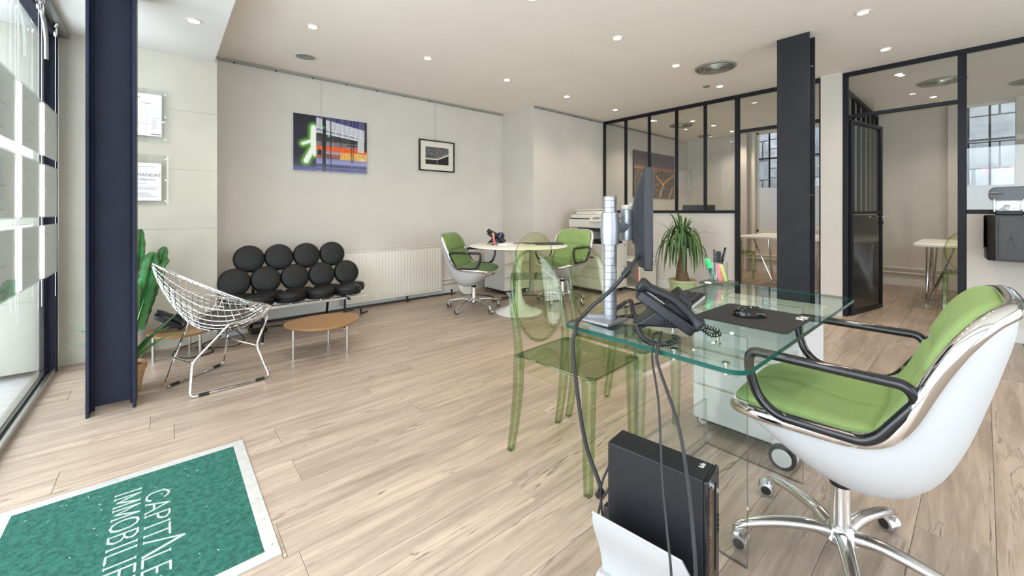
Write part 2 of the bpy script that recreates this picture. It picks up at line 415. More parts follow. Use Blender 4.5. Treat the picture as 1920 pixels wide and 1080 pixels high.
# walls
struct('wall_left', B(.35, 3.86, YL, YL+.1, 0, CZ), 'wall')
struct('wall_chimney', B(3.86, XF+.1, 4.035, YL+.1, 0, CZ), 'wall')
wc = struct('wall_corner', B(XW-.4, .35, 4.2625, YL+.1, 0, 2.40), 'beige')
for x0, x1 in ((XW-.4, .35),):
    zz = [0, .475, .957, 1.441, 1.92, 2.365]
    for a, b in zip(zz, zz[1:]):
        B(x0, x1, 4.26, 4.2623, a+.0008, b-.0008).build('stone_panel', 'beige', wc, bevel=.0006, seg=1)
struct('wall_back', B(XF, XF+.1, .24, 1.20, 0, CZ), 'wall')
struct('wall_back.001', B(XF, XF+.1, 2.74, 4.10, 0, CZ), 'wall')
struct('wall_back.002', B(XF, XF+.1, 1.20, 2.74, 0, .72), 'wall')
struct('wall_back.003', B(XF, XF+.1, YR, .24, 0, .72), 'wall')
struct('wall_back.004', B(XF, XF+.1, YR, -.30, .72, CZ), 'wall')
struct('wall_front', B(XW-.1, .0, YR-.1, YR, 0, CZ), 'wall')
struct('wall_front.001', B(5.3, XF+.1, YR-.1, YR, 0, CZ), 'wall')
struct('wall_front.002', B(.0, 5.3, YR-.1, YR, 2.40, CZ), 'wall')
wf = struct('added_window', B(.0, 5.3, YR-.08, YR-.02, 2.34, 2.40), 'frame')  # invented window, unseen behind the camera, opened for the fill lamp
for x in (0, 1.3, 2.6, 3.9, 5.24): B(x, x+.06, YR-.08, YR-.02, 0, 2.34).build('mullion', 'frame', wf)
B(.06, 5.24, YR-.055, YR-.045, .0, 2.34).build('pane', 'glass', wf)
struct('wall_pilaster', B(XP-.05, XP+.09, .969, 1.147, 0, CZ), 'wall')
struct('wall_office', B(XP+.02, XP+.06, 2.03, 4.035, 0, 1.075), 'wall')
struct('wall_office.001', B(XP+.00, XP+.06, YR, .10, 0, 1.075), 'wall')
# far pilasters beside the office windows
struct('trim_1', B(XF-.12, XF, 2.86, 3.02, 0, CZ), 'wall', bevel=.01)
struct('trim_2', B(XF-.05, XF, 2.745, 2.80, 0, CZ), 'cream', bevel=.01)
struct('trim_3', B(XF-.10, XF, .22, .33, 0, CZ), 'wall', bevel=.01)
struct('trim_4', B(XF-.14, XF, -.55, -.26, 0, CZ), 'wall', bevel=.01)
# skirtings
struct('baseboard_left', B(.35, 3.86, YL-.014, YL, 0, .11), 'skirting', bevel=.003)
struct('baseboard_chimney', B(3.846, 3.86, 4.02, YL, 0, .11), 'skirting', bevel=.003)
struct('baseboard_chimney.001', B(3.846, XP, 4.021, 4.035, 0, .11), 'skirting', bevel=.003)
struct('baseboard_office', B(XP+.005, XP+.02, 2.03, 4.02, 0, .11), 'skirting', bevel=.003)
struct('baseboard_right', B(XP-.015, XP, YR, .09, 0, .12), 'skirting', bevel=.003)
struct('baseboard_back', B(XF-.015, XF, .33, 2.62, 0, .10), 'skirting', bevel=.003)

def downlight(x, y, z, label, group, power=None):
    t = thing('recessed_downlight', label, 'ceiling light', (x, y, z), 0, group)
    MB().lathe([(.030, -.001), (.034, -.006), (.044, -.006), (.046, 0)], 24).build('trim_ring', 'ring', t)
    MB().lathe([(.0001, -.0035), (.028, -.003), (.030, 0)], 20).build('lamp', 'lamp', t)
    l = bpy.data.lights.new('downlight_beam', 'SPOT'); l.energy = power or SPOT_W; l.color = SPOT_COL
    l.spot_size = rad(125); l.spot_blend = .8; l.shadow_soft_size = .03
    o = bpy.data.objects.new('downlight_beam', l); C.objects.link(o); o.parent = t; o.location = (0, 0, -.02)
    return t
xs = (0.889, 1.90, 2.88, 3.87, 4.90)
far = ('first', 'second', 'third', 'fourth', 'fifth')
for i, x in enumerate(xs):
    downlight(x, 3.435, CZ, f'{far[i]} downlight from the shop window in the ceiling row beside the picture wall', 'main ceiling downlights')
for i, x in enumerate(xs[1:]):
    downlight(x, 1.998, CZ, f'{far[i]} downlight from the shop window in the middle ceiling row', 'main ceiling downlights')
downlight(.92, 1.998, CZ, 'downlight of the middle ceiling row over the entrance, above the frame', 'main ceiling downlights')
for i, x in enumerate(xs):
    nm = ('downlight of the right ceiling row nearest the camera', 'second downlight of the right row from the camera', 'third downlight of the right row above the desk chair',
          'downlight of the right row in front of the second steel column', 'downlight of the right row just before the office door')[i]
    downlight(x, .575, CZ, nm, 'main ceiling downlights')
downlight(.154, 3.42, 2.365, 'downlight in the lowered white soffit by the window', None)
downlight(.0, .9, 2.365, 'downlight in the lowered soffit outside the frame over the entrance', None)
for p, nm in (((5.95, 3.46), 'office ceiling downlight nearest the glazed partition corner'), ((6.45, 3.05), 'brightest office downlight behind the round vent'),
              ((7.05, 2.98), 'middle downlight on the left office ceiling'), ((7.82, 2.98), 'left office downlight nearest its far wall'),
              ((7.2, 1.7), 'left office downlight beside the door transom'),
              ((5.90, .589), 'right office downlight just inside the door transom'), ((6.45, .30), 'right office downlight before the round vent'),
              ((7.4, .42), 'right office downlight behind the round vent'), ((6.45, -.55), 'right office downlight above the coffee machine')):
    downlight(p[0], p[1], CZ, nm, 'office downlights', 24)

def vent(x, y, r, label):
    t = thing('ceiling_vent', label, 'vent', (x, y, CZ))
    MB().lathe([(r*.97, 0), (r, -.004), (r*.98, -.012), (r*.86, -.016), (r*.84, -.004)], 40).build('rim', 'vent', t)
    MB().lathe([(.001, -.002), (r*.86, -.002), (r*.86, 0)], 30).build('backing', 'ventdark', t)
    for k, f in enumerate((.80, .62, .44, .27)):
        MB().lathe([(r*f, -.006-.002*k), (r*(f-.02), -.020-.003*k), (r*(f-.12), -.010-.002*k), (r*(f-.10), -.005)], 36).build('louvre_ring', 'vent', t)
    MB().lathe([(.001, -.024), (r*.10, -.020), (r*.12, -.008)], 20).build('hub', 'vent', t)
    return t
vent(4.22, 1.765, .19, 'round louvred air vent in the main ceiling before the second column')
vent(6.63, 3.335, .19, 'round air vent on the left office ceiling, seen through the glass')
vent(6.58, .31, .20, 'large round air vent in the right office ceiling behind the post')
vent(7.3, -.35, .17, 'round air vent cut by the right edge over the right office')
vent(7.9, 3.5, .12, 'small round air vent near the far corner of the left office')
t = thing('speaker_grille', 'round grey mesh speaker grille in the ceiling by the picture wall', 'speaker', (1.014, 4.147, CZ))
MB().lathe([(.088, 0), (.10, -.003), (.098, -.008), (.086, -.009), (.084, -.004)], 36).build('rim', 'ring', t)
MB().lathe([(.001, -.009), (.05, -.008), (.085, -.004), (.085, 0)], 36).build('mesh_cover', 'grille', t)
t = thing('smoke_detector', 'small flat round detector in the ceiling behind the round vent', 'detector', (4.778, 2.10, CZ))
MB().lathe([(.001, -.012), (.03, -.012), (.04, -.004), (.04, 0)], 20).build('cover', 'vent', t)

# ------------------------------------------------------------------ shop window (left) and street
wn = struct('window_1', B(XW-.04, XW+.03, 4.10, 4.255, 0, 2.36), 'beam', bevel=.004)
B(XW-.005, XW+.005, YR, 4.12, .05, 2.30).build('pane', 'shopglass', wn)
for (a, b, c, d, e, f, mt) in ((XW-.045, XW-.012, YR, 4.12, 0, .05, 'brushed'), (XW+.012, XW+.03, YR, 4.12, 0, .035, 'brushed'), (XW-.012, XW+.012, YR, 4.12, 0, .012, 'blackrubber'),
                           (XW-.03, XW+.03, YR, 4.12, 2.28, 2.36, 'beam'), (XW+.03, XW+.08, YR, 4.25, 2.325, 2.365, 'rail'),
                           (XW-.03, XW-.012, 4.03, 4.10, .05, 2.30, 'beam'), (XW+.034, XW+.040, 4.16, 4.18, 0, 2.3, 'brushed')):
    B(a, b, c, d, e, f).build('rail' if mt != 'beam' else 'frame_member', mt, wn, bevel=.002)
# pavement, street and the pale building opposite
struct('ground', B(-9, XW-.045, -9, 14, -.12, -.04), 'pavement')
struct('ground.002', B(XW-.045, XF+.3, -9, YR-.1, -.12, -.04), 'pavement')
bd = thing('building', 'pale building across the street behind the shop window', 'building', (-6, 3, 0), world=True)
B(-6.4, -6, -9, 14, -.1, 7).build('wall', 'facade', bd)
for i in range(6):
    y = -7+i*3.4
    for z0, z1 in ((.6, 2.4), (3.4, 5.2)):
        B(-6.02, -5.97, y, y+1.5, z0, z1).build('window', 'facade_dark', bd)
# wall continuing outside
struct('wall_street', B(-1.6, XW-.4, 4.26, 4.8, 0, 3.0), 'beige')

# hanging display pockets behind the shop glass, lit at their edges
XA = -.53
def advert(y0, y1, z0, z1, label, sign=1):
    t = thing('display_pocket', label, 'display', (XA, (y0+y1)/2, z0), world=True, group='display pockets hanging in the shop window')
    B(XA-.004, XA+.004, y0+.05, y1, z0, z1).build('poster', 'poster', t, bevel=.001, seg=1)
    B(XA+.005, XA+.008, y0, y1+.004, z0-.006, z1+.006).build('acrylic_cover', 'acrylic', t)
    B(XA-.008, XA+.004, y0, y0+.045, z0, z1).build('light_strip', 'ledwhite', t)
    B(XA+.0085, XA+.0105, y0+.005, y0+.02, (z0+z1)/2-.01, (z0+z1)/2+.01).build('clip', 'brushed', t)
    for i in range(7):
        yy = y0+.09+.035*(i % 4); zz = z1-.05-.035*i
        B(XA+.0041, XA+.0046, yy, min(yy+.09+.04*(i % 3), y1-.02), zz-.006, zz).build('print_line', 'inkgrey' if i % 3 == 0 else 'poster', t)
rowz = ((1.428, 1.728, 'top'), (1.070, 1.370, 'middle'), (.712, 1.015, 'bottom'))
for (y0, y1, nm) in ((3.545, 3.935, 'column nearest the window frame'), (3.04, 3.459, 'middle column'), (2.54, 2.956, 'column cut by the left edge')):
    for z0, z1, rn in rowz:
        advert(y0, y1, z0, z1, f'backlit window display pocket, {rn} of the {nm}')
for i, y in enumerate((3.545, 3.935, 3.459, 3.04)):
    cb = thing('hanging_cable', ('steel cable on the left of the display column nearest the frame', 'steel cable beside the window frame', 'steel cable on the right of the middle display column', 'steel cable on the left of the middle display column')[i], 'cable', (XA, y, 2.3), world=True, group='display cables')
    MB().tube([(XA, y, .55), (XA, y, 2.30)], .0015, 6).build('wire', 'brushed', cb)
    MB().lathe([(.006, 0), (.009, .01), (.009, .05), (.005, .06), (.012, .07), (.012, .085)], 10, (XA, y, 2.235)).build('pulley_clamp', 'chrome', cb)
t = thing('cable_spring', 'curved grey door closer hose under the window track', 'hose', (XW+.03, 3.6, 2.1), world=True)
MB().tube(spline([(XW+.05, 3.35, 2.30), (XW+.05, 3.55, 2.27), (XW+.05, 3.68, 2.17), (XW+.05, 3.70, 2.02)]), .010, 8).build('hose', 'rail', t)

# ------------------------------------------------------------------ steel columns
t = thing('steel_column', 'dark navy riveted steel column standing beside the shop window', 'column', (-.21, 3.2, 0), world=True)
B(-.312, -.298, 3.10, 3.30, 0, 2.365).build('flange', 'beam', t, bevel=.002)
B(-.129, -.115, 3.10, 3.30, 0, 2.365).build('flange', 'beam', t, bevel=.002)
B(-.298, -.129, 3.195, 3.207, .02, 2.365).build('web', 'beam', t)
for x in (-.298, -.129):
    s_ = 1 if x < -.2 else -1
    MB().prism([(x, 3.195), (x+s_*.014, 3.195), (x, 3.181)], .0, 2.365).build('fillet', 'beam', t)
t = thing('steel_column', 'dark grey steel column standing before the office doorway', 'column', (4.05, 1.03, 0), world=True)
B(3.95, 3.966, .918, 1.146, 0, CZ).build('flange', 'beam2', t, bevel=.002)
B(4.11, 4.126, .918, 1.146, 0, CZ).build('flange', 'beam2', t, bevel=.002)
B(3.966, 4.11, 1.025, 1.037, 0, CZ).build('web', 'beam2', t)
MB().tube([(4.0, .93, 1.23), (4.0, .905, 1.23)], .006, 8).build('bolt', 'brushed', t)
MB().tube([(4.0, .93, 2.28), (4.0, .905, 2.28)], .006, 8).build('bolt', 'brushed', t)

# ------------------------------------------------------------------ glazed partition
def partition(name, label, members, panes):
    t = thing(name, label, 'partition', (XP, (members[0][1][0]+members[0][1][1])/2, 0), world=True)
    for nm, (y0, y1), (z0, z1) in members:
        B(XP-.0, XP+.045, y0, y1, z0, z1).build(nm, 'frame', t, bevel=.003, seg=1)
    for (y0, y1, z0, z1) in panes:
        B(XP+.018, XP+.024, y0, y1, z0, z1).build('pane', 'glass', t)
    return t
ys = [4.030, 3.62, 3.22, 2.80, 2.405, 2.005]
mem = [('top_rail', (1.147, 4.035), (2.505, CZ)), ('sill_rail', (2.03, 4.035), (1.075, 1.112)), ('post', (1.982, 2.034), (0, 2.505)), ('post', (1.147, 1.172), (0, 2.505)), ('transom', (1.172, 1.982), (2.07, 2.108))]
mem += [('muntin', (y-.016, y+.016), (1.112, 2.505)) for y in ys[1:5]] + [('muntin', (4.005, 4.035), (1.112, 2.505))]
pn = [(ys[i+1]+.016, ys[i]-.016, 1.112, 2.505) for i in range(5)] + [(1.172, 1.982, 2.108, 2.505)]
partition('glazed_partition', 'black framed glazed partition between the yucca and the steel column', mem, pn)
mem = [('top_rail', (-1.9, .969), (2.508, CZ)), ('post', (.925, .969), (0, 2.508)), ('transom', (.146, .925), (2.07, 2.105)), ('post', (.100, .155), (0, 2.508)), ('sill_rail', (-1.9, .100), (1.075, 1.115)),
       ('muntin', (-.95, -.91), (1.115, 2.508))]
partition('glazed_partition', 'black framed glazed partition with the open door on the right', mem, [(.155, .925, 2.105, 2.508), (-.91, .100, 1.115, 2.508), (-1.9, -.95, 1.115, 2.508)])
# open door leaf swung into the right office
ang = math.atan2(-.15, .76)
t = thing('door_2', 'black half-glazed door standing open into the right office', 'door', (5.47, .925, 0), ang)
mbx = [('stile', 0, .045, 0, 2.065), ('stile', .745, .785, 0, 2.065), ('top_rail', .045, .745, 2.02, 2.065), ('bottom_rail', .045, .745, 0, .05), ('lock_rail', .045, .745, 1.06, 1.10)]
for nm, x0, x1, z0, z1 in mbx: B(x0, x1, -.02, .02, z0+.008, z1).build(nm, 'frame', t, bevel=.002, seg=1)
B(.045, .745, -.008, .008, .05, 1.06).build('lower_panel', 'doorpanel', t)
B(.045, .745, -.003, .003, 1.10, 2.02).build('pane', 'glass', t)
h = MB().tube(round_path([(.765, -.02, 1.035), (.765, -.065, 1.035), (.65, -.065, 1.035)], .015, closed=False), .008, 8); h.tube(round_path([(.765, .02, 1.035), (.765, .065, 1.035), (.65, .065, 1.035)], .015, closed=False), .008, 8)
h.build('handle', 'brushed', t)
MB().tube([(.765, -.02, .97), (.765, -.03, .97)], .014, 10).build('lock', 'blackplastic', t)
del t['label'], t['category']; t['kind'] = 'structure'

# inner partition dividing the two offices, glazed with narrow lights
t = thing('glazed_partition', 'narrow-paned glazed partition running back between the two offices', 'partition', (6.9, 1.07, 0), world=True)
B(XP+.10, XF, 1.05, 1.09, 2.50, CZ).build('top_rail', 'frame', t)
B(XP+.10, XF, 1.05, 1.09, 1.06, 1.10).build('sill_rail', 'frame', t)
B(XP+.10, XF, 1.055, 1.085, 0, 1.06).build('lower_panel', 'wall', t)
n = 8
for i in range(n+1):
    x = XP+.11 + (XF-XP-.15)*i/n
    B(x-.016, x+.016, 1.05, 1.09, 1.10, 2.50).build('muntin', 'frame', t)
    if i < n: B(x+.016, x+(XF-XP-.15)/n-.016, 1.067, 1.073, 1.10, 2.50).build('pane', 'glass', t)

# office windows onto the courtyard
def office_window(name, y0, y1, bars, zf):
    t = thing(name, 'x', 'x', (XF+.05, (y0+y1)/2, .72), world=True); del t['label'], t['category']; t['kind'] = 'structure'
    for a, b, c, d in ((y0, y1, .72, .76), (y0, y1, 2.51, CZ), (y0, y0+.03, .72, CZ), (y1-.03, y1, .72, CZ)):
        B(XF+.03, XF+.07, a, b, c, d).build('window_frame', 'cream', t)
    for yb in bars: B(XF+.035, XF+.065, yb-.011, yb+.011, zf, 2.51).build('glazing_bar', 'frame', t)
    B(XF+.035, XF+.065, y0, y1, 2.045, 2.07).build('glazing_bar', 'frame', t)
    B(XF+.048, XF+.053, y0+.03, y1-.03, .76, 2.51).build('pane', 'glass', t)
    B(XF+.040, XF+.044, y0+.03, y1-.03, .76, zf).build('frosted_film', 'frost', t)
office_window('window_2', 1.20, 2.74, (1.44, 1.68, 1.93, 2.17, 2.33, 2.54), 1.53)
office_window('window_3', -.30, .24, (.14, -.05), 1.45)
# courtyard wall of stone blocks with openings and window bars
cw = thing('courtyard_wall', 'pale stone courtyard wall seen through the office windows', 'wall', (9.9, 1.5, 0), world=True)
B(9.95, 10.2, -4, 6, 0, 6.5).build('backing', 'court', cw)
for r in range(9):
    for k in range(9):
        x0 = -3+k*.95+(r % 2)*.45
        if 1.2 < x0 < 2.0 and r in (5, 6, 7): continue
        B(9.90, 9.951, x0, x0+.93, .1+r*.42, .1+r*.42+.405).build('stone', 'court', cw, bevel=.008, seg=1)
B(9.93, 9.955, 1.3, 2.6, 2.2, 3.4).build('window', 'facade_dark', cw)
for k in range(14): B(9.6, 9.9, 2.72, 2.95, .4+k*.2, .4+k*.2+.185).build('brick', 'brick', cw)
struct('ground.001', B(XF+.1, 10.2, -4, 6, -.1, 0), 'pavement')
t = thing('neon_reflection', 'mirrored reflection of a pink and orange PRIX sign behind the coffee machine', 'sign', (9.875, -.32, 1.905))  # window reflection of an outside sign, built as glowing letters in the court
for ch, y, mt in (('P', -.17, 'neon2'), ('R', -.02, 'neon2'), ('I', .13, 'neon'), ('X', .23, 'neon')):
    text_mb(ch, .17, T(0, y, -.23, PI/2, 0, PI/2)).build('letter', mt, t, world=False)
t = thing('purple_sign', 'small purple sign in the courtyard seen past the steel column', 'sign', (9.89, 1.42, 1.65), world=True)
B(9.87, 9.90, 1.20, 1.64, 1.65, 1.80).build('board', 'purple', t)
text_mb('e', .13, T(9.867, 1.47, 1.68, PI/2, 0, -PI/2)).build('lettering', 'white', t)
# picture rails
for (x0, x1, y, lb) in ((.36, 3.85, YL, 'long grey picture rail above the two framed pictures'), (3.87, XP, 4.035, 'short grey picture rail on the chimney wall above the copier'), (XP+.05, 7.9, 4.035, 'grey picture rail inside the left office')):
    t = thing('picture_rail', lb, 'rail', (x0, y, CZ-.03), world=True)
    B(x0, x1, y-.014, y-.001, CZ-.028, CZ-.008).build('channel', 'rail', t, bevel=.002, seg=1)
    B(x0, x1, y-.020, y-.014, CZ-.028, CZ-.022).build('lip', 'rail', t)
    for k in range(int((x1-x0)/.35)):
        B(x0+.15+k*.35, x0+.165+k*.35, y-.021, y-.014, CZ-.034, CZ-.02).build('slider', 'darkgrey', t)
# ================================================================== WALL THINGS
def rnd(*a):
    x = math.sin(sum(v*k for v, k in zip(a, (12.9898, 78.233, 37.719))))*43758.5453
    return x-math.floor(x)
def sm(a, b, x): t = max(0, min(1, (x-a)/(b-a))); return t*t*(3-2*t)
def mixc(a, b, t): return tuple(p*(1-t)+q*t for p, q in zip(a, b))
def print_mesh(nx, ny, fn, w, h):
    """flat printed picture: a fine grid whose colour attribute carries the print"""
    vs = [(-w/2+w*i/nx, 0, h*j/ny) for j in range(ny+1) for i in range(nx+1)]
    fs = [(j*(nx+1)+i, j*(nx+1)+i+1, (j+1)*(nx+1)+i+1, (j+1)*(nx+1)+i) for j in range(ny) for i in range(nx)]
    me = bpy.data.meshes.new('print'); me.from_pydata(vs, [], fs)
    at = me.color_attributes.new('print', 'FLOAT_COLOR', 'POINT'); buf = []
    for j in range(ny+1):
        for i in range(nx+1): buf += [*fn(i/nx, j/ny), 1]
    at.data.foreach_set('color', buf); return me
def print_mat(name, rough):
    m = principled(name, (1, 1, 1), rough); a = nd(m, 'ShaderNodeVertexColor'); a.layer_name = 'print'
    ln(m, a, 0, m.node_tree.nodes['Principled BSDF'], 'Base Color'); return m
M['print_gloss'] = print_mat('glossy_print', .12); M['print_matt'] = print_mat('matt_print', .3)
def add_print(name, me, mat, parent, loc):
    me.materials.append(M[mat]); o = bpy.data.objects.new(name, me); C.objects.link(o); o.parent = parent; o.location = loc; return o

def station(u, v):
    c = (.012, .014, .03)
    if u < .29:   # dark left door with a green-white running figure light
        c = mixc((.01, .012, .028), (.06, .07, .30), sm(.12, .0, v)*.8)
        g = 9
        for (x0, y0, x1, y1, r) in ((.255, .78, .25, .55, .045), (.25, .55, .12, .48, .028), (.25, .55, .26, .42, .05), (.25, .42, .16, .18, .042), (.24, .5, .27, .3, .03)):
            dx, dy = x1-x0, y1-y0; t = max(0, min(1, ((u-x0)*dx+(v-y0)*dy)/(dx*dx+dy*dy))); d = math.hypot((u-x0-t*dx)*1.29, (v-y0-t*dy))
            g = min(g, d-r)
        c = mixc(c, (.12, .38, .03), sm(.075, .0, g)); c = mixc(c, (.86, .90, .80), sm(.012, -.012, g))
        return c
    # station hall
    y = v - .06*(u-.3)*-1
    if v > .80 - .22*(u-.3)/.7+.12: c = (.035, .03, .12)
    top = .97-.20*(u-.3); b1 = .82-.18*(u-.3); b0 = .70-.14*(u-.3)
    if v > top: c = mixc((.03, .03, .14), (.3, .3, .4), rnd(int(u*40), 2)*.3)
    elif v > b1: c = mixc((.60, .61, .66), (.42, .42, .50), .6*(int(u*60) % 4 == 0)+.2*rnd(int(u*50), int(v*40)))
    elif v > b0:
        c = (.26, .28, .36); 
        if (u*11) % 1 < .12 or abs(v-b0-.02) < .012 or abs(v-b1+.02) < .012: c = (.70, .71, .74)
    elif v > .55: c = mixc((.012, .012, .016), (.06, .06, .07), rnd(int(u*30), int(v*30)))
    elif v > .47: c = mixc((.10, .09, .10), (.28, .25, .27), rnd(int(u*70), 3))
    elif v > .38: c = mixc((.80, .13, .012), (.72, .08, .01), rnd(int(u*50), int(v*30)))
    elif v > .24:
        c = mixc((.75, .28, .03), (.70, .50, .16), rnd(int(u*60), int(v*22)))
        if u < .62: c = mixc(c, (.25, .25, .55), sm(.33, .36, v)) if v > .33 else mixc((.5, .16, .02), (.05, .05, .14), rnd(int(u*45), int(v*20))*.9)
        c = mixc(c, (.9, .80, .45), sm(.08, .0, math.hypot(u-.93, v-.23)))
    elif v > .15: c = mixc((.16, .15, .40), (.30, .29, .48), rnd(int(v*60), 5))
    else: c = mixc((.03, .03, .12), (.13, .13, .32), (int(v*45) % 3 == 0)*.8+.15*rnd(int(u*8), int(v*40)))
    if .70 < u < .86 and .50 < v < .53: c = (.02, .02, .03)
    if .86 < u < .955 and .40 < v < .68 - .05*(u-.86): c = (.55, .54, .52)
    if .96 < u and v > .42: c = (.02, .02, .04)
    for x, wd in ((.395, .022), (.485, .007), (.795, .006), (.77, .004)):
        if abs(u-x) < wd and v < (.62 if x > .7 else .99) and not (x > .7 and v < .2): c = (.008, .008, .012)
    for x, y2, r in ((.375, .80, .035), (.455, .66, .03), (.52, .73, .02)):
        d = math.hypot((u-x)*1.29, v-y2); c = mixc(c, (.12, .65, .22), sm(r, r*.3, d))
    if math.hypot((u-.335)*1.8, (v-.35)) < .055: c = (.01, .01, .012)
    return c
t = thing('picture_canvas', 'large frameless glossy photograph of a station at night with a green light figure', 'picture', (1.408, YL-.03, 1.525))
B(-.388, .388, .0, .028, 0, .602).build('panel', 'white', t, bevel=.002)
add_print('print', print_mesh(150, 110, station, .770, .596), 'print_gloss', t, (0, -.0015, .003))
def zone(u, v):
    c = mixc((.015, .025, .03), (.10, .13, .13), rnd(int(u*60), int(v*50))*.55)
    if v > .42: c = mixc(c, (.20, .28, .33), .5*rnd(int(u*40), int(v*40), 1) if rnd(int(u*25), int(v*14)) > .55 else 0)
    if (u+v*2.2) % .2 < .012 and v > .5: c = (.5, .55, .52)
    if rnd(int(u*50), int(v*50), 2) > .965: c = (.75, .25, .08)
    edge = .30 if u < .5 else .30+(u-.5)*.62
    if abs(v-edge) < .035: c = (.72, .70, .66)
    if abs(v-edge+.06) < .012 or abs(v-edge-.07) < .012: c = (.35, .20, .12)
    if v < edge-.05: c = mixc((.008, .008, .010), (.06, .05, .05), (int(v*50) % 4 == 0)*.8)
    if abs(u-.5) < .006: c = (.35, .40, .36)
    if .5 < u < .58 and v > .75: c = (.22, .04, .03)
    return c
t = thing('framed_picture', 'small black-framed photograph with a wide cream mount', 'picture', (2.73, YL-.03, 1.62))
mb = MB()
for a in (( -.262, .262, 0, .026, 0, .016), (-.262, .262, 0, .026, .388, .404), (-.262, -.246, 0, .026, .016, .388), (.246, .262, 0, .026, .016, .388)): mb.box(*a)
mb.build('frame', 'blackgloss', t, bevel=.001, seg=1)
B(-.246, .246, .012, .024, .016, .388).build('mount', 'cream', t)
add_print('print', print_mesh(70, 50, zone, .345, .225), 'print_matt', t, (0, .010, .09))
def city(u, v):
    if v > .62:
        k = (v-.62)/.38
        c = mixc((.35, .10, .06), (.085, .065, .085), sm(0, .25, k)); s = rnd(int(u*7+v*9), int(v*26))
        c = mixc(c, (.16, .09, .10), .6*s*(1-k))
        if v < .70: c = mixc((.55, .16, .06), c, sm(.62, .70, v))
        return c
    c = mixc((.035, .030, .028), (.10, .075, .06), rnd(int(u*70), int(v*60)))
    if rnd(int(u*80), int(v*70), 4) > .90: c = (.38, .20, .08)
    for (x0, y0, x1, y1) in ((.60, .0, .70, .32), (.70, .32, .98, .55), (.70, .30, .52, .50), (.85, .0, .95, .25), (.40, .45, .30, .2)):
        dx, dy = x1-x0, y1-y0; t = max(0, min(1, ((u-x0)*dx+(v-y0)*dy)/(dx*dx+dy*dy))); d = math.hypot(u-x0-t*dx, v-y0-t*dy)
        c = mixc(c, (.85, .38, .10), sm(.028, .006, d)*(.5+.5*rnd(int(u*90), int(v*90))))
    return c
t = thing('picture_canvas', 'glossy photograph of a city at dusk in the left office', 'picture', (6.98, 4.035-.03, 1.35))
B(-.71, .71, .0, .028, 0, .83).build('panel', 'blackgloss', t, bevel=.002)
add_print('print', print_mesh(120, 70, city, 1.415, .825), 'print_gloss', t, (0, -.0015, .002))
for x, z0, lb in ((1.30, 2.128, 'thin wire the station photograph hangs from'), (2.70, 2.024, 'thin wire the small framed picture hangs from')):
    t = thing('hanging_wire', lb, 'wire', (x, YL-.012, z0), world=True, group='picture wires')
    MB().tube([(x, YL-.012, z0), (x, YL-.012, CZ-.028)], .0012, 5).build('wire', 'rail', t)

# framed notices in clear plates
def notice(x0, x1, z0, z1, px1, pz0, pz1, lb, kind):
    t = thing('notice_board', lb, 'notice', ((x0+x1)/2, 4.25, z0), world=True)
    MB().prism([(a, b) for a, b in rrect(x0, x1, z0, z1, .006, 3)], -.003, .003, T(0, 4.243, 0, PI/2)).build('clear_plate', 'acrylic', t)
    px0 = px1-.215
    B(px0, px1, 4.232, 4.2375, pz0, pz1).build('sheet', 'paper', t)
    for z in (z0+.03, (z0+z1)/2, z1-.03):
        for x in (x1-.018, x0+.018): MB().lathe([(.001, -.004), (.005, -.003), (.006, 0)], 12, mat=T(x, 4.239, z, PI/2)).build('screw', 'chrome', t)
    R = T(0, 4.2315, 0, PI/2)
    def tx(s, size, x, z, m='ink'): text_mb(s, size, T(x, 4.2318, z, PI/2)).build('lettering', m, t)
    def line(x, z, wd, hh=.003, m='inkgrey'): B(x, x+wd, 4.2314, 4.2321, z, z+hh).build('print_line', m, t)
    if kind == 'm':
        tx('MANDAT', .0335, px0+.073, pz1-.105, 'mandatink'); tx('obligatoire', .0225, px0+.082, pz1-.135, 'mandatink')
        line(px0+.03, pz1-.03, .15); line(px0+.075, pz1-.165, .06)
        for i in range(3): line(px0+.03, pz1-.19-.009*i, .165-.02*(i % 2), .0022)
        for i in range(3): line(px0+.03, pz0+.030+.013*i, .15-.02*i, .004)
    else:
        line(px0+.02, pz1-.035, .07, .004, 'ink'); line(px0+.03, pz1-.045, .04, .003); line(px0+.10, pz1-.075, .05, .003, 'ink')
        for i in range(6): line(px0+.12, pz1-.10-.022*i, .008, .003)
        line(px0+.04, pz1-.235, .10, .0022)
        tx('<<<<>>', .016, px1-.062, pz1-.19, 'inkgrey')
        for i in range(7): line(px1-.060, pz1-.205-.010*i, .035-.006*(i % 2), .0022)
        line(px1-.062, pz0+.012, .056, .006, 'ink')
notice(-.225, .033, 1.636, 2.053, -.008, 1.686, 2.011, 'upper clear notice board with a white price sheet on the beige wall', 'p')
notice(-.225, .033, 1.151, 1.542, -.010, 1.182, 1.475, 'lower clear notice board headed MANDAT on the beige wall', 'm')

# radiator with pressed channels, and pipes
t = thing('radiator', 'white ribbed panel radiator under the station photograph', 'radiator', (2.14, 4.64, .06), world=True)
B(1.505, 2.765, 4.612, 4.68, .06, .645).build('core', 'radiator', t, bevel=.006)
n = 31; rows = []
prof = [(1.52, 4.612)]
for i in range(n):
    a = 1.535+i*(1.215/n); prof += [(a, 4.608), (a+.010, 4.600), (a+.026, 4.600), (a+.036, 4.608)]
prof.append((2.75, 4.612))
mb = MB()
rows = [[(x, y if 0 < k < 3 else 4.609, z) for x, y in prof] for k, z in enumerate((.085, .11, .595, .620))]
mb.grid(rows).build('front_panel', 'radiator', t, smooth=50, fixn=True)
B(1.50, 2.77, 4.605, 4.685, .640, .650).build('top_grille', 'radiator', t, bevel=.003)
MB().tube([(2.765, 4.64, .60), (2.795, 4.64, .60)], .016, 10).build('plug', 'blackrubber', t)
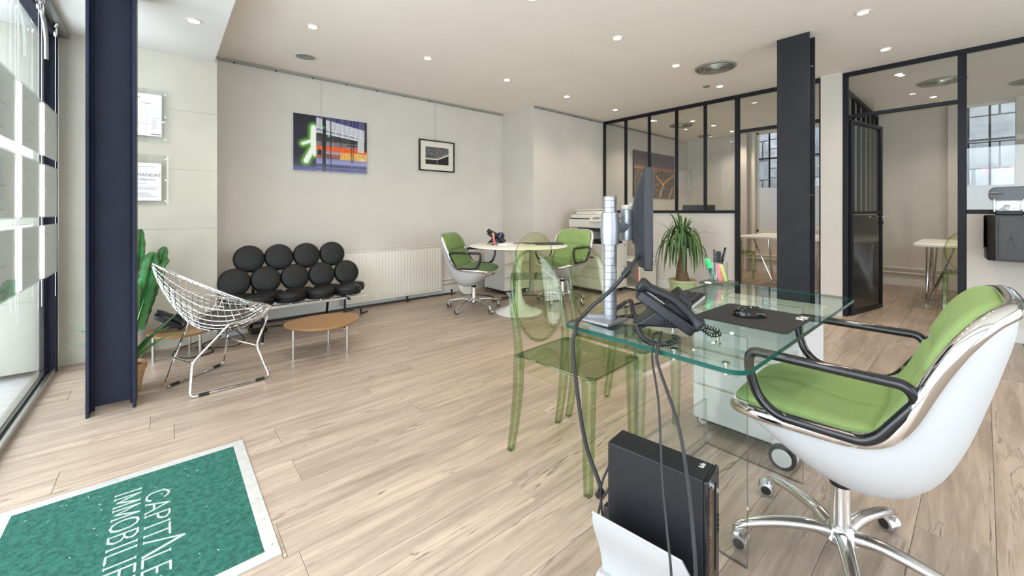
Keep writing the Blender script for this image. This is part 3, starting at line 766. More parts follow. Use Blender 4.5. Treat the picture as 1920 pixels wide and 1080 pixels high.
t = thing('heating_pipes', 'pair of cream heating pipes running along the left wall skirting', 'pipe', (3.3, 4.67, .13), world=True)
for z in (.145, .195): MB().tube([(2.78, 4.675, z), (3.84, 4.675, z)], .010, 8).build('pipe', 'cream', t)
t = thing('heating_pipes', 'cream heating pipe trunking along the far wall of the right office', 'pipe', (8.25, .6, .13), world=True)
for z in (.19, .26): MB().tube([(XF-.03, .33, z), (XF-.03, 1.04, z)], .012, 8).build('pipe', 'cream', t)
t = thing('radiator', 'cream radiator under the left office window behind the table legs', 'radiator', (8.22, 1.9, .15), world=True)
B(8.19, 8.27, 1.45, 2.25, .15, .85).build('core', 'radiator', t, bevel=.006)
for k in range(14): B(8.18, 8.19, 1.48+k*.055, 1.51+k*.055, .19, .81).build('rib', 'radiator', t, bevel=.003)
t = thing('heating_pipes', 'cream heating pipes along the far wall of the left office', 'pipe', (8.25, 2.5, .2), world=True)
for z in (.24, .30): MB().tube([(XF-.03, 2.26, z), (XF-.03, 4.0, z)], .012, 8).build('pipe', 'cream', t)
t = thing('cable_tray', 'black floor cable cover lying along the foot of the left wall', 'cable cover', (1.9, 4.62, 0), world=True)
MB().prism([(4.60, 0), (4.66, 0), (4.65, .016), (4.61, .016)], .38, 2.9, T(0, 0, 0) @ Matrix(((0, 0, 1, 0), (1, 0, 0, 0), (0, 1, 0, 0), (0, 0, 0, 1)))).build('cover', 'blackrubber', t)
for i, (x, y) in enumerate(((1.60, 4.33), (2.24, 4.55), (2.87, 4.55))):
    t = thing('pipe_valve', ('black valve tail standing on the floor by the oval table', 'black valve tail under the middle of the radiator', 'black valve tail at the right end of the radiator')[i], 'valve', (x, y, 0), 0, 'valve tails')
    MB().lathe([(.011, 0), (.011, .055), (.014, .058), (.014, .072), (.008, .076)], 10).build('stub', 'blackrubber', t)
    MB().tube([(0, 0, .012), (.09, .05, .012)], .008, 8).build('tail', 'blackrubber', t)

# wall-hung cabinet and coffee machine
t = thing('wall_cabinet', 'black stained oak cabinet hung on the right partition wall', 'cabinet', (5.2, -.5, .70), world=True)
MB().prism([(XP-.001, .0), (5.12, -.02), (5.07, -.06), (5.07, -1.2), (XP-.001, -1.2)], .70, 1.068).build('body', 'blackoak', t, bevel=.002)
B(5.055, 5.069, -1.19, -.075, .715, 1.055).build('door', 'blackoak', t, bevel=.002)
B(5.13, XP-.002, .001, .006, .79, 1.06).build('edge_strip', 'blackgloss', t)
t = thing('coffee_machine', 'small black and chrome capsule coffee machine on the black wall cabinet', 'coffee machine', (5.22, -.13, 1.068), world=True)
z = 1.068
B(5.12, 5.36, -.20, -.06, z, z+.035).build('drip_base', 'blackplastic', t, bevel=.006)
MB().prism([(a, b) for a, b in rrect(-.115, .115, .0, .115, .045, 6)], -.06, .06, T(5.24, -.14, z+.115, PI/2, 0, PI/2)).build('brew_head', 'blackgloss', t, bevel=.004)
B(5.26, 5.36, -.195, -.07, z+.03, z+.13).build('water_tank', 'acrylic', t, bevel=.006)
B(5.13, 5.135, -.20, -.06, z+.035, z+.12).build('window', 'acrylic', t)
for i, (y, zz) in enumerate(((-.10, .05), (-.14, .05), (-.12, .075), (-.165, .052))):
    MB().lathe([(.001, .024), (.012, .022), (.018, .008), (.019, 0)], 14, (5.165, y, z+zz-.012)).build('capsule', 'cream' if i % 2 else 'bark', t)
for y in (-.205, -.055): B(5.125, 5.135, y-.003, y+.003, z+.03, z+.125).build('side_strip', 'chrome', t)
MB().tube([(5.14, -.10, z+.175), (5.10, -.055, z+.18), (5.10, -.02, z+.178)], .006, 8).build('lever', 'chrome', t)
t = thing('sugar_tin', 'brushed metal square tin beside the coffee machine', 'tin', (5.25, -.30, 1.068), world=True)
B(5.16, 5.34, -.40, -.225, z, z+.10).build('body', 'brushed', t, bevel=.006)
MB().tube(round_path([(5.155, -.25, z+.04), (5.14, -.31, z+.07), (5.155, -.37, z+.03)], .03, closed=False), .006, 8).build('handle', 'chrome', t)

# ================================================================== DOOR MAT
t = thing('doormat', 'green entrance mat lettered CAPITALE IMMOBILIERE in an aluminium floor frame', 'doormat', (-.08, 1.9, 0), world=True)
B(MX0+.02, MX1-.02, MY0+.02, MY1-.02, -.011, .003).build('mat', 'mat', t)
fw_ = .042
B(MX0, MX1, MY1-fw_, MY1, -.011, .0035).build('frame_bar', 'alu', t, bevel=.0012, seg=1)
B(MX0, MX1, MY0, MY0+fw_, -.011, .0035).build('frame_bar', 'alu', t, bevel=.0012, seg=1)
B(MX0, MX0+fw_, MY0+fw_, MY1-fw_, -.011, .0035).build('frame_bar', 'alu', t, bevel=.0012, seg=1)
B(MX1-fw_, MX1, MY0+fw_, MY1-fw_, -.011, .0035).build('frame_bar', 'alu', t, bevel=.0012, seg=1)
for k in range(6):
    for (x, y) in ((MX0+.05+k*.13, MY1-.018), (MX1-.018, MY0+.06+k*.14)):
        MB().lathe([(.001, .0046), (.003, .0044), (.004, .0035)], 10, (x, y, 0)).build('screw', 'brushed', t)
G = {  # stroke letters: (advance, polylines)
 'I': (.22, [[(.11, 0), (.11, 1)]]),
 'C': (.62, [[(.56, .80), (.50, .93), (.38, 1), (.24, .96), (.12, .80), (.07, .5), (.12, .2), (.24, .04), (.38, 0), (.50, .07), (.56, .2)]]),
 'A': (.56, [[(.02, 0), (.28, 1), (.54, 0)], [(.11, .35), (.45, .35)]]),
 'P': (.48, [[(.08, 0), (.08, 1)], [(.08, 1), (.30, 1), (.42, .88), (.43, .74), (.36, .58), (.26, .52), (.08, .52)]]),
 'T': (.50, [[(.25, 0), (.25, 1)], [(.0, 1), (.50, 1)]]),
 'L': (.42, [[(.08, 1), (.08, 0), (.38, 0)]]),
 'E': (.44, [[(.38, 1), (.08, 1), (.08, 0), (.40, 0)], [(.08, .52), (.32, .52)]]),
 'M': (.64, [[(.06, 0), (.08, 1), (.32, .12), (.56, 1), (.58, 0)]]),
 'O': (.62, [[(.31, 0), (.16, .06), (.07, .26), (.05, .5), (.07, .74), (.16, .94), (.31, 1), (.46, .94), (.55, .74), (.57, .5), (.55, .26), (.46, .06), (.31, 0)]]),
 'B': (.50, [[(.08, 0), (.08, 1), (.28, 1), (.40, .88), (.40, .68), (.28, .54), (.08, .54)], [(.28, .54), (.42, .42), (.44, .20), (.32, 0), (.08, 0)]]),
 'R': (.50, [[(.08, 0), (.08, 1), (.28, 1), (.41, .88), (.41, .66), (.28, .53), (.08, .53)], [(.24, .53), (.46, 0)]]),
}
def stroke_word(word, h, total, x0, ystart, big=None):
    """letters lie on the mat: their tops point to +x, the word runs towards -y"""
    adv = sum(G[c][0] for c in word)+.08*(len(word)-1); s = total/adv; p = 0
    for i, c in enumerate(word):
        a, pl = G[c]; mb = MB(); zi = 0; hh = h*(1.55 if i == big else 1)
        ws = (1.25 if i == big else 1)
        for line in pl:
            if i == big and line[0] == (.11, .35): continue
            for (ax, ay), (bx, by) in zip(line, line[1:]):
                P0 = Vector((x0+ay*hh, ystart-(p+(ax-a/2)*ws+a/2)*s)); P1 = Vector((x0+by*hh, ystart-(p+(bx-a/2)*ws+a/2)*s))
                d = (P1-P0); d = d.normalized() if d.length else d; nn = Vector((-d.y, d.x))*.0033
                if i == big and line[1] == (.28, 1) and bx > ax+.1 and ay > .5: nn *= 1.6
                P0 -= d*.0022; P1 += d*.0022
                mb.prism([tuple(P0-nn), tuple(P1-nn), tuple(P1+nn), tuple(P0+nn)], .002, .0044+.00012*zi); zi += 1
        for line in pl:       # serifs
            for ex, ey in (line[0], line[-1]):
                if ey in (0, 1) and c not in 'OC': 
                    yy = ystart-(p+(ex-a/2)*ws+a/2)*s; mb.box(x0+ey*hh-.0022, x0+ey*hh+.0022, yy-.0065, yy+.0065, .002, .0042)
        mb.build('letter', 'matletter', t)
        p += a+.08
stroke_word('IMMOBILIERE', .072, .625, -.138, 2.187)
stroke_word('CAPITALE', .066, .495, -.048, 2.118, big=5)
mb = MB(); random.seed(5)
for k in range(45):
    x, y = random.uniform(MX0+.05, MX1-.05), random.uniform(MY0+.05, MY1-.05); a = random.uniform(0, PI); l = random.uniform(.0015, .004)
    mb.cbox((0, 0, 0), (l*2, .0012, .0012), T(x, y, .0036, 0, 0, a))
o = mb.build('lint', 'lint', t); o['kind'] = 'stuff'

# ================================================================== WIRE CHAIR (diamond)
def diamond_pt(a, b):
    """a,b in [-1,1]: corner (1,1) back top, (-1,-1) front, (1,-1) right wing, (-1,1) left wing. local +y is the sitter's front"""
    Bk, R_, L_, Fr = Vector((0, -.318, .80)), Vector((.415, -.02, .56)), Vector((-.415, -.02, .56)), Vector((0, .31, .425))
    p, q = (a+1)/2, (b+1)/2
    v = Bk*p*q + R_*p*(1-q) + L_*(1-p)*q + Fr*(1-p)*(1-q)
    k = (1-a*a)*(1-b*b)
    v = v + Vector((0, -.035, -.245))*k**.85
    e1, e2 = (1-b*b)*a, (1-a*a)*b
    # bow the rim outwards a little; stronger along the front so that the seat lip is round
    fr = (1-p)*(1-q)
    v = v + Vector((.035, -.02, 0))*(1-b*b)*max(a, 0)*abs(a) + Vector((-.035, -.02, 0))*(1-a*a)*max(b, 0)*abs(b)
    v = v + Vector((-.06, .07, -.015))*(1-b*b)*max(-a, 0) + Vector((.06, .07, -.015))*(1-a*a)*max(-b, 0)
    return v
t = thing('wire_chair', 'chromed wire mesh lounge chair with a grey round seat pad', 'chair', (.245, 3.235, 0), rad(23-90))
N = 17
for fam in (0, 1):
    for i in range(1, N):
        c = -1+2*i/N
        pts = [diamond_pt(c, -1+2*k/22) if fam == 0 else diamond_pt(-1+2*k/22, c) for k in range(23)]
        MB().tube(pts, .0029, 6).build('wire', 'chrome', t)
rim = [diamond_pt(1, -1+2*k/20) for k in range(20)] + [diamond_pt(1-2*k/20, 1) for k in range(20)] + [diamond_pt(-1, 1-2*k/20) for k in range(20)] + [diamond_pt(-1+2*k/20, -1) for k in range(20)]
MB().tube(rim, .0050, 8, closed=True).build('rim', 'chrome', t)
inn = [p + Vector((0, 0, -.012)) + Vector((-p.x, -p.y, 0))*.03 for p in rim]
MB().tube(inn, .0032, 6, closed=True).build('inner_rim', 'chrome', t)
# seat pad following the mesh
def pad_rows(off, sgn=1):
    rows = []
    for r in [0, .2, .4, .6, .8, .92, 1.0]:
        row = []
        for k in range(36):
            a = 2*PI*k/36; v = diamond_pt(-.30+.62*r*cos(a), -.30+.62*r*sin(a)); row.append((v.x, v.y, v.z+.006+off*(1-r**6)))
        rows.append(row)
    return rows
mb = MB(); mb.grid(pad_rows(.028), closed_u=True); mb.grid([r for r in pad_rows(0)][::-1], closed_u=True)
mb.build('seat_pad', 'cushion_grey', t, fixn=True)
fp = diamond_pt(-1, -1)
MB().tube([(fp.x-.05, fp.y+.01, fp.z+.004), (fp.x, fp.y+.016, fp.z-.004), (fp.x+.05, fp.y+.01, fp.z+.004)], .016, 8).build('pad_lip', 'blackrubber', t)
for sx in (-1, 1):
    # sled side frame: rear foot - runner - front foot - up to the seat, with a kink at the stretcher
    rear, frt = Vector((sx*.145, -.20, .008)), Vector((sx*.262, .205, .008))
    kr, kf = Vector((sx*.10, -.165, .195)), Vector((sx*.165, .175, .21))
    tr_, tf = Vector((sx*.215, -.02, .405)), Vector((sx*.225, .215, .405))
    path = round_path([tr_ + Vector((0, .0, 0)), kr, rear, frt, kf, tf], .035, 6, closed=False)
    MB().tube(path, .0072, 10).build('leg_frame', 'chrome', t)
    MB().tube([tr_, tf], .0085, 10).build('seat_bracket', 'chrome', t)
    for u_ in (.16, .86):
        p0 = rear.lerp(frt, u_-.06); p1 = rear.lerp(frt, u_+.06)
        MB().tube([p0+Vector((0, 0, .002)), p1+Vector((0, 0, .002))], .0095, 10).build('runner_sleeve', 'blackrubber', t)
for y_, k in ((-.165, .10), (.175, .165)):
    z_ = .195 if y_ < 0 else .21
    MB().tube([(-k, y_, z_), (k, y_, z_)], .0055, 8).build('stretcher', 'chrome', t)

# ================================================================== MARSHMALLOW SOFA
t = thing('cushion_sofa', 'sofa of round black leather cushions on a slim black frame', 'sofa', (.94, 4.15, 0), world=True)
prof = [(.001, .030), (.05, .030), (.095, .027), (.112, .020), (.1175, .008), (.118, .004), (.1235, .001), (.1235, -.003), (.118, -.006), (.117, -.022), (.109, -.032), (.08, -.036), (.001, -.036)]
cme = None
def cushion(x, y, z, rx, rz=0):
    global cme
    if cme is None:
        ob = MB().lathe([(r_, z_*1.35) for r_, z_ in prof], 36).build('cushion', 'leather', None, world=False); cme = ob.data; bpy.data.objects.remove(ob)
    o = bpy.data.objects.new('cushion', cme); C.objects.link(o); o.parent = t
    o.location = (x-.94, y-4.15, z); o.rotation_euler = (rx, 0, rz)
for i in range(4): cushion(.590+.239*i, 4.335, .668, rad(76))
for i in range(5): cushion(.470+.237*i, 4.245, .480, rad(72))
for i in range(5): cushion(.470+.237*i, 4.085, .362, rad(-4))
for i in range(4): cushion(.590+.239*i, 3.875, .372, rad(-4))
for x in (.63, 1.30):
    MB().tube([(x, 3.93, .0), (x, 3.93, .29)], .011, 8).build('leg', 'blackplastic', t)
    MB().lathe([(.02, 0), (.02, .006), (.012, .012)], 12, (x, 3.93, 0)).build('foot', 'chrome', t)
    MB().tube([(x, 4.50, 0), (x, 4.38, .40), (x, 4.37, .72)], .013, 8).build('leg', 'blackplastic', t)
    MB().tube([(x, 3.80, .295), (x, 4.36, .295)], .012, 8).build('side_bar', 'blackplastic', t)
for y_, z_ in ((3.86, .285), (4.08, .275)):
    B(.38, 1.50, y_-.012, y_+.012, z_, z_+.025).build('seat_bar', 'brushed', t, bevel=.003)
for y_, z_, xa, xb in ((4.285, .48, .50, 1.38), (4.365, .66, .62, 1.28)):
    B(xa, xb, y_, y_+.014, z_-.01, z_+.012).build('back_bar', 'blackplastic', t)
for i in range(5): MB().tube([(.470+.237*i, 4.08, .295), (.470+.237*i, 4.08, .33)], .008, 8).build('spacer', 'chrome', t)
for i in range(4): MB().tube([(.590+.239*i, 3.86, .305), (.590+.239*i, 3.86, .34)], .008, 8).build('spacer', 'chrome', t)

# ================================================================== LOW OVAL TABLES
def low_table(cx, cy, zt, rot, rx, ry, legs, lb):
    t = thing('low_table', lb, 'table', (cx, cy, 0), 0)
    out = []
    for k in range(56):
        a = 2*PI*k/56; r = 1+.05*cos(3*(a-.5)); x, y = rx*r*cos(a), ry*r*sin(a)
        out.append((x*cos(rot)-y*sin(rot), x*sin(rot)+y*cos(rot)))
    small = [(x*.965, y*.965) for x, y in out]
    n_ = 56; vs = [(x, y, zt-.018) for x, y in small]+[(x, y, zt-.006) for x, y in out]+[(x, y, zt) for x, y in out]
    fs = [tuple(range(n_-1, -1, -1)), tuple(range(2*n_, 3*n_))]
    for l in (0, 1): fs += [(l*n_+i, l*n_+(i+1) % n_, (l+1)*n_+(i+1) % n_, (l+1)*n_+i) for i in range(n_)]
    MB().add(vs, fs).build('tabletop', 'oaktop', t, bevel=.002)
    for (x, y) in legs: MB().tube([(x-cx, y-cy, 0), (x-cx, y-cy, zt-.017)], .0095, 12).build('leg', 'brushed', t)
    return t
low_table(.955, 3.375, .242, rad(0), .268, .232, ((.735, 3.352), (1.104, 3.281), (1.053, 3.585)), 'low oval oak table with steel legs in front of the sofa')
low_table(.125, 3.965, .205, rad(-10), .225, .195, ((-.055, 3.95), (.215, 3.90), (.16, 4.10)), 'lower oval oak table by the beige wall carrying a black telephone')

# ================================================================== POTTED PLANTS
def cactus_stem(t, base, tip, r, ribs, lean=0):
    p0, p1 = Vector(base), Vector(tip); n_ = 22; d = (p1-p0); mb = MB(); rows = []
    ax = d.normalized(); u = ax.orthogonal().normalized(); v = ax.cross(u)
    ridge = [[] for _ in range(ribs)]
    for i in range(n_+1):
        f = i/n_; c = p0 + d*f + Vector((0, 0, 0)); rr = r*(min(1, (1-f)*7+.12))**.5*(.86+.14*sin(PI*f))*(1+.05*sin(i*2.1)); row = []
        for j in range(ribs*4):
            a = 2*PI*j/(ribs*4); k = (1, .70, .50, .70)[j % 4]*(1+.10*rnd(i, j, ribs)*(j % 4 == 0)+.07*sin(i*2.7+j)*(j % 4 == 0))
            q = c + (u*cos(a)+v*sin(a))*rr*k; row.append(tuple(q))
            if j % 4 == 0: ridge[j//4].append(q)
        rows.append(row)
    rows.append([tuple(p1+ax*.005)]*(ribs*4))
    s = mb.grid(rows, closed_u=True).build('stem', 'cactus', t, smooth=50, fixn=True)
    for rg in ridge:
        MB().tube(rg, [.0028+.0035*(i % 2) for i in range(len(rg))], 5).build('rib_edge', 'cactus_rib', s)
t = thing('potted_cactus', 'tall ribbed green cactus in a white pot behind the navy column', 'plant', (-.215, 4.125, 0), world=True)
MB().lathe([(.085, 0), (.10, .01), (.125, .262), (.128, .27), (.118, .27), (.112, .24), (.001, .24)], 32, (-.215, 4.125, 0)).build('pot', 'potwhite', t)
MB().lathe([(.001, .247), (.112, .243)], 24, (-.215, 4.125, 0)).build('soil', 'soil', t)
for b_, tp, r in (((-.165, 4.10, .24), (-.128, 4.085, .965), .036), ((-.15, 4.05, .24), (-.055, 4.00, .795), .052), ((-.13, 4.09, .26), (.01, 4.02, .83), .040), ((-.24, 4.07, .24), (-.31, 4.05, .66), .045), ((-.19, 4.02, .24), (-.15, 3.93, .58), .040)):
    cactus_stem(t, b_, tp, r, 5)
for b_, tp, r in (((-.09, 4.03, .50), (.005, 3.99, .66), .022), ((-.05, 4.0, .62), (.03, 4.0, .74), .018)): cactus_stem(t, b_, tp, r, 4)
def leaf(t, pts, w0, mat, keel=.25, thick=0.0, n_=14, name='leaf', wpow=.7):
    pts = spline(pts, max(2, n_//(len(pts)-1))); k = len(pts); rows = []
    for i, p in enumerate(pts):
        f = i/(k-1); d = (pts[min(i+1, k-1)]-pts[max(i-1, 0)]).normalized()
        side = d.cross(Vector((0, 0, 1))); side = side.normalized() if side.length > 1e-3 else Vector((1, 0, 0))
        up = side.cross(d); wd = w0*(1-f)**wpow*(.55+.45*min(1, f*6)) + .0006
        if thick: rows.append([tuple(p-side*wd+up*thick*(1-f)*.6), tuple(p-side*wd*.6-up*thick*(1-f)*.4), tuple(p-up*thick*(1-f)), tuple(p+side*wd*.6-up*thick*(1-f)*.4), tuple(p+side*wd+up*thick*(1-f)*.6), tuple(p+up*thick*(1-f)*.15)])
        else: rows.append([tuple(p-side*wd+up*wd*keel), tuple(p-up*wd*keel*.5), tuple(p+side*wd+up*wd*keel)])
    return MB().grid(rows, closed_u=bool(thick)).build(name, mat, t, smooth=60)
ax_, ay_ = -.172, 3.415
t = thing('potted_aloe', 'spiky aloe in a terracotta pot on the floor behind the navy column', 'plant', (ax_, ay_, 0), world=True)
MB().lathe([(.060, 0), (.068, .008), (.090, .125), (.098, .13), (.100, .165), (.090, .167), (.086, .145), (.001, .145)], 30, (ax_, ay_, 0)).build('pot', 'terracotta', t)
MB().lathe([(.001, .150), (.086, .147)], 24, (ax_, ay_, 0)).build('soil', 'soil', t)
random.seed(11)
tips = [((.165, 2.90, .43), .024), ((.04, 3.18, .40), .024), ((-.045, 3.36, .62), .022), ((-.46, 3.60, .30), .014), ((-.40, 3.30, .50), .016), ((-.20, 3.62, .52), .017), ((.05, 3.42, .36), .022), ((-.42, 3.48, .42), .018), ((.10, 3.12, .53), .018), ((-.09, 3.45, .55), .016)]
for (tp, wd) in tips:
    b_ = Vector((ax_, ay_, .15)); e = Vector(tp); m_ = b_.lerp(e, .5) + Vector((0, 0, .02 if e.z > .45 else .06))
    leaf(t, [b_+(e-b_).normalized()*.01, m_, e], wd, 'aloe', thick=.008, n_=14, wpow=.8)
# yucca
YX, YY = 4.87, 2.43
t = thing('potted_yucca', 'yucca with long drooping leaves in a pale green pot before the glazed partition', 'plant', (YX, YY, 0), world=True)
MB().lathe([(.115, 0), (.125, .01), (.155, .225), (.165, .23), (.165, .255), (.152, .257), (.146, .23), (.001, .23)], 34, (YX, YY, 0)).build('pot', 'potgreen', t)
MB().lathe([(.001, .246), (.150, .246), (.152, .250)], 28, (YX, YY, 0)).build('soil', 'terracotta', t)
MB().tube([(YX, YY, .24), (YX-.005, YY+.01, .36), (YX, YY, .50), (YX+.01, YY, .68)], [.085, .062, .052, .044], 14).build('trunk', 'bark', t)
random.seed(21)
for i in range(60):
    a = i*2.39996; f = i/60; z0 = .60+.13*f
    el = random.uniform(.1, .5) + .75*f; Lf = random.uniform(.32, .46)
    d = Vector((cos(a), sin(a), 0)); b_ = Vector((YX, YY, z0))+d*.02
    rise = Lf*sin(el)*.95; outr = Lf*cos(el)*.62; drop = (.30-.22*f)*random.uniform(.8, 1.25)
    if f > .80: pts = [b_, b_+d*outr*.3+Vector((0, 0, rise*.6)), b_+d*outr*.65+Vector((0, 0, rise*1.0)), b_+d*outr*1.0+Vector((0, 0, rise*1.12-.02))]
    else: pts = [b_, b_+d*outr*.5+Vector((0, 0, rise*.62+.03)), b_+d*outr*.92+Vector((0, 0, rise*.48)), b_+d*outr*1.12+Vector((0, 0, rise*.3-drop*.55)), b_+d*outr*1.16+Vector((0, 0, rise*.2-drop))]
    leaf(t, pts, random.uniform(.018, .026), 'leaf_light' if random.random() < .22 else 'leaf', n_=14, wpow=.55)
for tp in ((4.93, 2.93, .96), (4.86, 1.98, .83), (4.70, 2.58, 1.15)):
    b_ = Vector((YX, YY, .66)); e = Vector(tp); leaf(t, [b_, b_.lerp(e, .5)+Vector((0, 0, .10)), e], .009, 'leaf', n_=14, wpow=.5)
# ================================================================== OFFICE ARMCHAIR (shell, chrome rim, tufted pads, five-star base)
PP = [(.255, .462), (.225, .483), (.17, .497), (.08, .503), (-.01, .506), (-.075, .514), (-.125, .540), (-.162, .594), (-.200, .688), (-.228, .752), (-.258, .808), (-.296, .855), (-.338, .878)]
pspl = [Vector((0, a, b)) for a, b in PP]
pspl = spline(pspl, 10)
_len = [0]
for a, b in zip(pspl, pspl[1:]): _len.append(_len[-1]+(b-a).length)
def prof_at(s):
    L_ = s*_len[-1]
    for i in range(len(_len)-1):
        if L_ <= _len[i+1] or i == len(_len)-2:
            f = (L_-_len[i])/(_len[i+1]-_len[i]); p = pspl[i].lerp(pspl[i+1], f)
            tg = (pspl[min(i+3, len(pspl)-1)]-pspl[max(i-2, 0)]).normalized()
            return p, Vector((0, -tg.z, tg.y))      # point, outward normal (down / back)
def halfw(s):
    base = .272 - .012*sm(.0, .35, s) + .014*sm(.45, .7, s) - .018*sm(.8, 1, s)
    return base*(1-.10*(1-sm(.0, .20, s)))*(max(0, 1-abs(2*s-1)**9))**(1/3.2)
def belly(s):
    return .205*sm(.0, .36, s)*(1-.50*sm(.42, .62, s))*(1-.60*sm(.62, .88, s))*(1-.8*sm(.88, 1.0, s))
SP = [(.250, .458), (.215, .440), (.130, .385), (.030, .315), (-.070, .297), (-.150, .325), (-.215, .395), (-.262, .505), (-.296, .625), (-.322, .730), (-.338, .800), (-.344, .850), (-.341, .872)]
spsp = spline([Vector((0, a, b)) for a, b in SP], 10); _sl = [0]
for a, b in zip(spsp, spsp[1:]): _sl.append(_sl[-1]+(b-a).length)
def shell_at(s):
    L_ = s*_sl[-1]
    for i in range(len(_sl)-1):
        if L_ <= _sl[i+1] or i == len(_sl)-2: return spsp[i].lerp(spsp[i+1], (L_-_sl[i])/(_sl[i+1]-_sl[i]))
def make_armchair(name, label, loc, rz, mat_back, mat_seat, group, zs=1.0, dz=0):
    t = thing(name, label, 'chair', loc, rz, group)
    ss = [(1-cos(PI*i/40))/2 for i in range(41)]
    # shell
    rows = []
    for s in ss:
        p, n = prof_at(s); w_ = halfw(s); d = belly(s); row = []
        for j in range(25):
            tt = -1+2*j/24; k = (1-abs(tt)**3.2)**.8
            q = p.lerp(shell_at(s), k) + n*.004; row.append((w_*tt, q.y, q.z+dz))
        rows.append(row)
    mb = MB().grid(rows)
    rows2 = []
    for s in ss:
        p, n = prof_at(s); w_ = halfw(s)*.985; d = max(belly(s)-.012, -.0); row = []
        for j in range(25):
            tt = -1+2*j/24; k = (1-abs(tt)**3.0)**.75
            q = p.lerp(shell_at(s), min(.9, .45*k)) ; row.append((w_*tt, q.y, q.z+dz))
        rows2.append(row)
    mb.grid(rows2)
    mb.build('shell', 'shell', t, smooth=60)
    # chrome rim
    left = [(-halfw(s), prof_at(s)[0].y, prof_at(s)[0].z+dz) for s in [(1-cos(PI*i/70))/2 for i in range(71)]]
    right = [(-x, y, z) for x, y, z in left[1:-1]][::-1]
    MB().tube(left+right, .020, 12, closed=True).build('rim', 'chrome', t, smooth=80)
    # pads: seat and back
    def pad(nm, sa, sb, mat, th, buttons, creases):
        rows = []
        K = 34; J = 30
        for i in range(K+1):
            f = i/K; s = sa+(sb-sa)*f; p, n = prof_at(s); w_ = halfw(s)*.955; row = []
            for j in range(J+1):
                tt = -1+2*j/J
                ed = max(0, 1-abs(tt)**9)**.5 * max(0, 1-abs(2*f-1)**12)**.5
                dish = -.024*(1-tt*tt)*sm(.15, .4, s)*(1-.55*sm(.7, .9, s))
                h = th*ed + dish
                for bs, bt in buttons:
                    h -= .012*math.exp(-(((s-bs)*_len[-1])**2+((tt-bt)*.26)**2)/.0006)
                if nm == 'seat_cushion': h -= .006*math.exp(-(tt*.26)**2/.00003)+.006*math.exp(-(((s-.24)*_len[-1])**2)/.00003)
                for cs in creases: h -= .016*math.exp(-(((s-cs)*_len[-1])**2)/.00016)
                q = p - n*(h-.004); row.append((w_*tt, q.y, q.z+dz))
            rows.append(row)
        # close underneath
        back = [[(x, y+prof_at(sa+(sb-sa)*i/K)[1].y*.004, z) for (x, y, z) in ((rows[i][j][0], (prof_at(sa+(sb-sa)*i/K)[0]+prof_at(sa+(sb-sa)*i/K)[1]*.006).y, (prof_at(sa+(sb-sa)*i/K)[0]+prof_at(sa+(sb-sa)*i/K)[1]*.006).z+dz) for j in range(J+1))] for i in range(K+1)]
        pb = MB().grid(rows).grid([r[::-1] for r in back]).build(nm, mat, t, smooth=70)
        for bs, bt in buttons:
            p, n = prof_at(bs); q = p - n*(th-.024*(1-bt*bt)*sm(.15, .4, bs)-.012-.002)
            MB().lathe([(.001, .004), (.006, .003), (.008, 0)], 10, mat=Matrix.Translation((halfw(bs)*.955*bt, q.y, q.z+dz)) @ (-n).to_track_quat('Z', 'Y').to_matrix().to_4x4()).build('button', mat, pb)
    pad('seat_cushion', .008, .475, mat_seat, .040, ((.16, -.38), (.16, .38)), ())
    pad('back_cushion', .452, .992, mat_back, .042, ((.60, -.38), (.60, .38), (.83, -.38), (.83, .38)), (.715,))
    # arms: closed black loops
    for sx in (-1, 1):
        x = sx*.285
        lp = [(x, .172, .640+dz), (x, .168, .690+dz), (x, -.165, .690+dz), (x*.97, -.185, .655+dz), (x*.97, -.115, .545+dz), (x*.97, -.085, .522+dz), (x*.98, .105, .520+dz), (x*.98, .150, .560+dz)]
        MB().tube(round_path(lp, .05, 6), .0135, 10, closed=True).build('armrest', 'blackgloss', t, smooth=80)
        MB().tube([(x*.96, -.13, .575+dz), (x*.93, -.13, .575+dz)], .010, 8).build('arm_clip', 'chrome', t)
    # column and base
    MB().lathe([(.001, .345), (.055, .34), (.06, .325+dz), (.06, .335+dz)], 20).build('seat_mount', 'blackplastic', t)
    MB().lathe([(.013, .20), (.013, .34+dz)], 16).build('gas_spring', 'chrome', t)
    MB().lathe([(.026, .245), (.028, .25), (.028, .262), (.022, .266), (.013, .268)], 20).build('collar', 'blackplastic', t)
    MB().lathe([(.030, .105), (.0265, .13), (.0265, .25), (.020, .25)], 22).build('column_sleeve', 'chrome', t)
    MB().lathe([(.001, .062), (.032, .066), (.048, .085), (.040, .112), (.028, .125), (.001, .125)], 22).build('hub', 'castalu', t)
    for k in range(5):
        a = rad(54.9+72*k)-rz; d = Vector((cos(a), sin(a), 0)); e = Vector((-sin(a), cos(a), 0))
        pts = [d*.02+Vector((0, 0, .095)), d*.09+Vector((0, 0, .108)), d*.19+Vector((0, 0, .100)), d*.27+Vector((0, 0, .082)), d*.300+Vector((0, 0, .068))]
        MB().tube(spline(pts, 5), [.024-.0105*i/20 for i in range(21)], 12, flat=.8).build('base_leg', 'castalu', t, smooth=80)
        cst = MB().tube([d*.30+Vector((0, 0, .040)), d*.30+Vector((0, 0, .078))], .0095, 10).build('caster', 'castalu', t)
        ca = a+.9+k*1.7; cd = Vector((cos(ca), sin(ca), 0)); cpos = d*.30+cd*.014
        rotm = Matrix.Translation((cpos.x, cpos.y, .0255)) @ Euler((PI/2, 0, ca)).to_matrix().to_4x4()
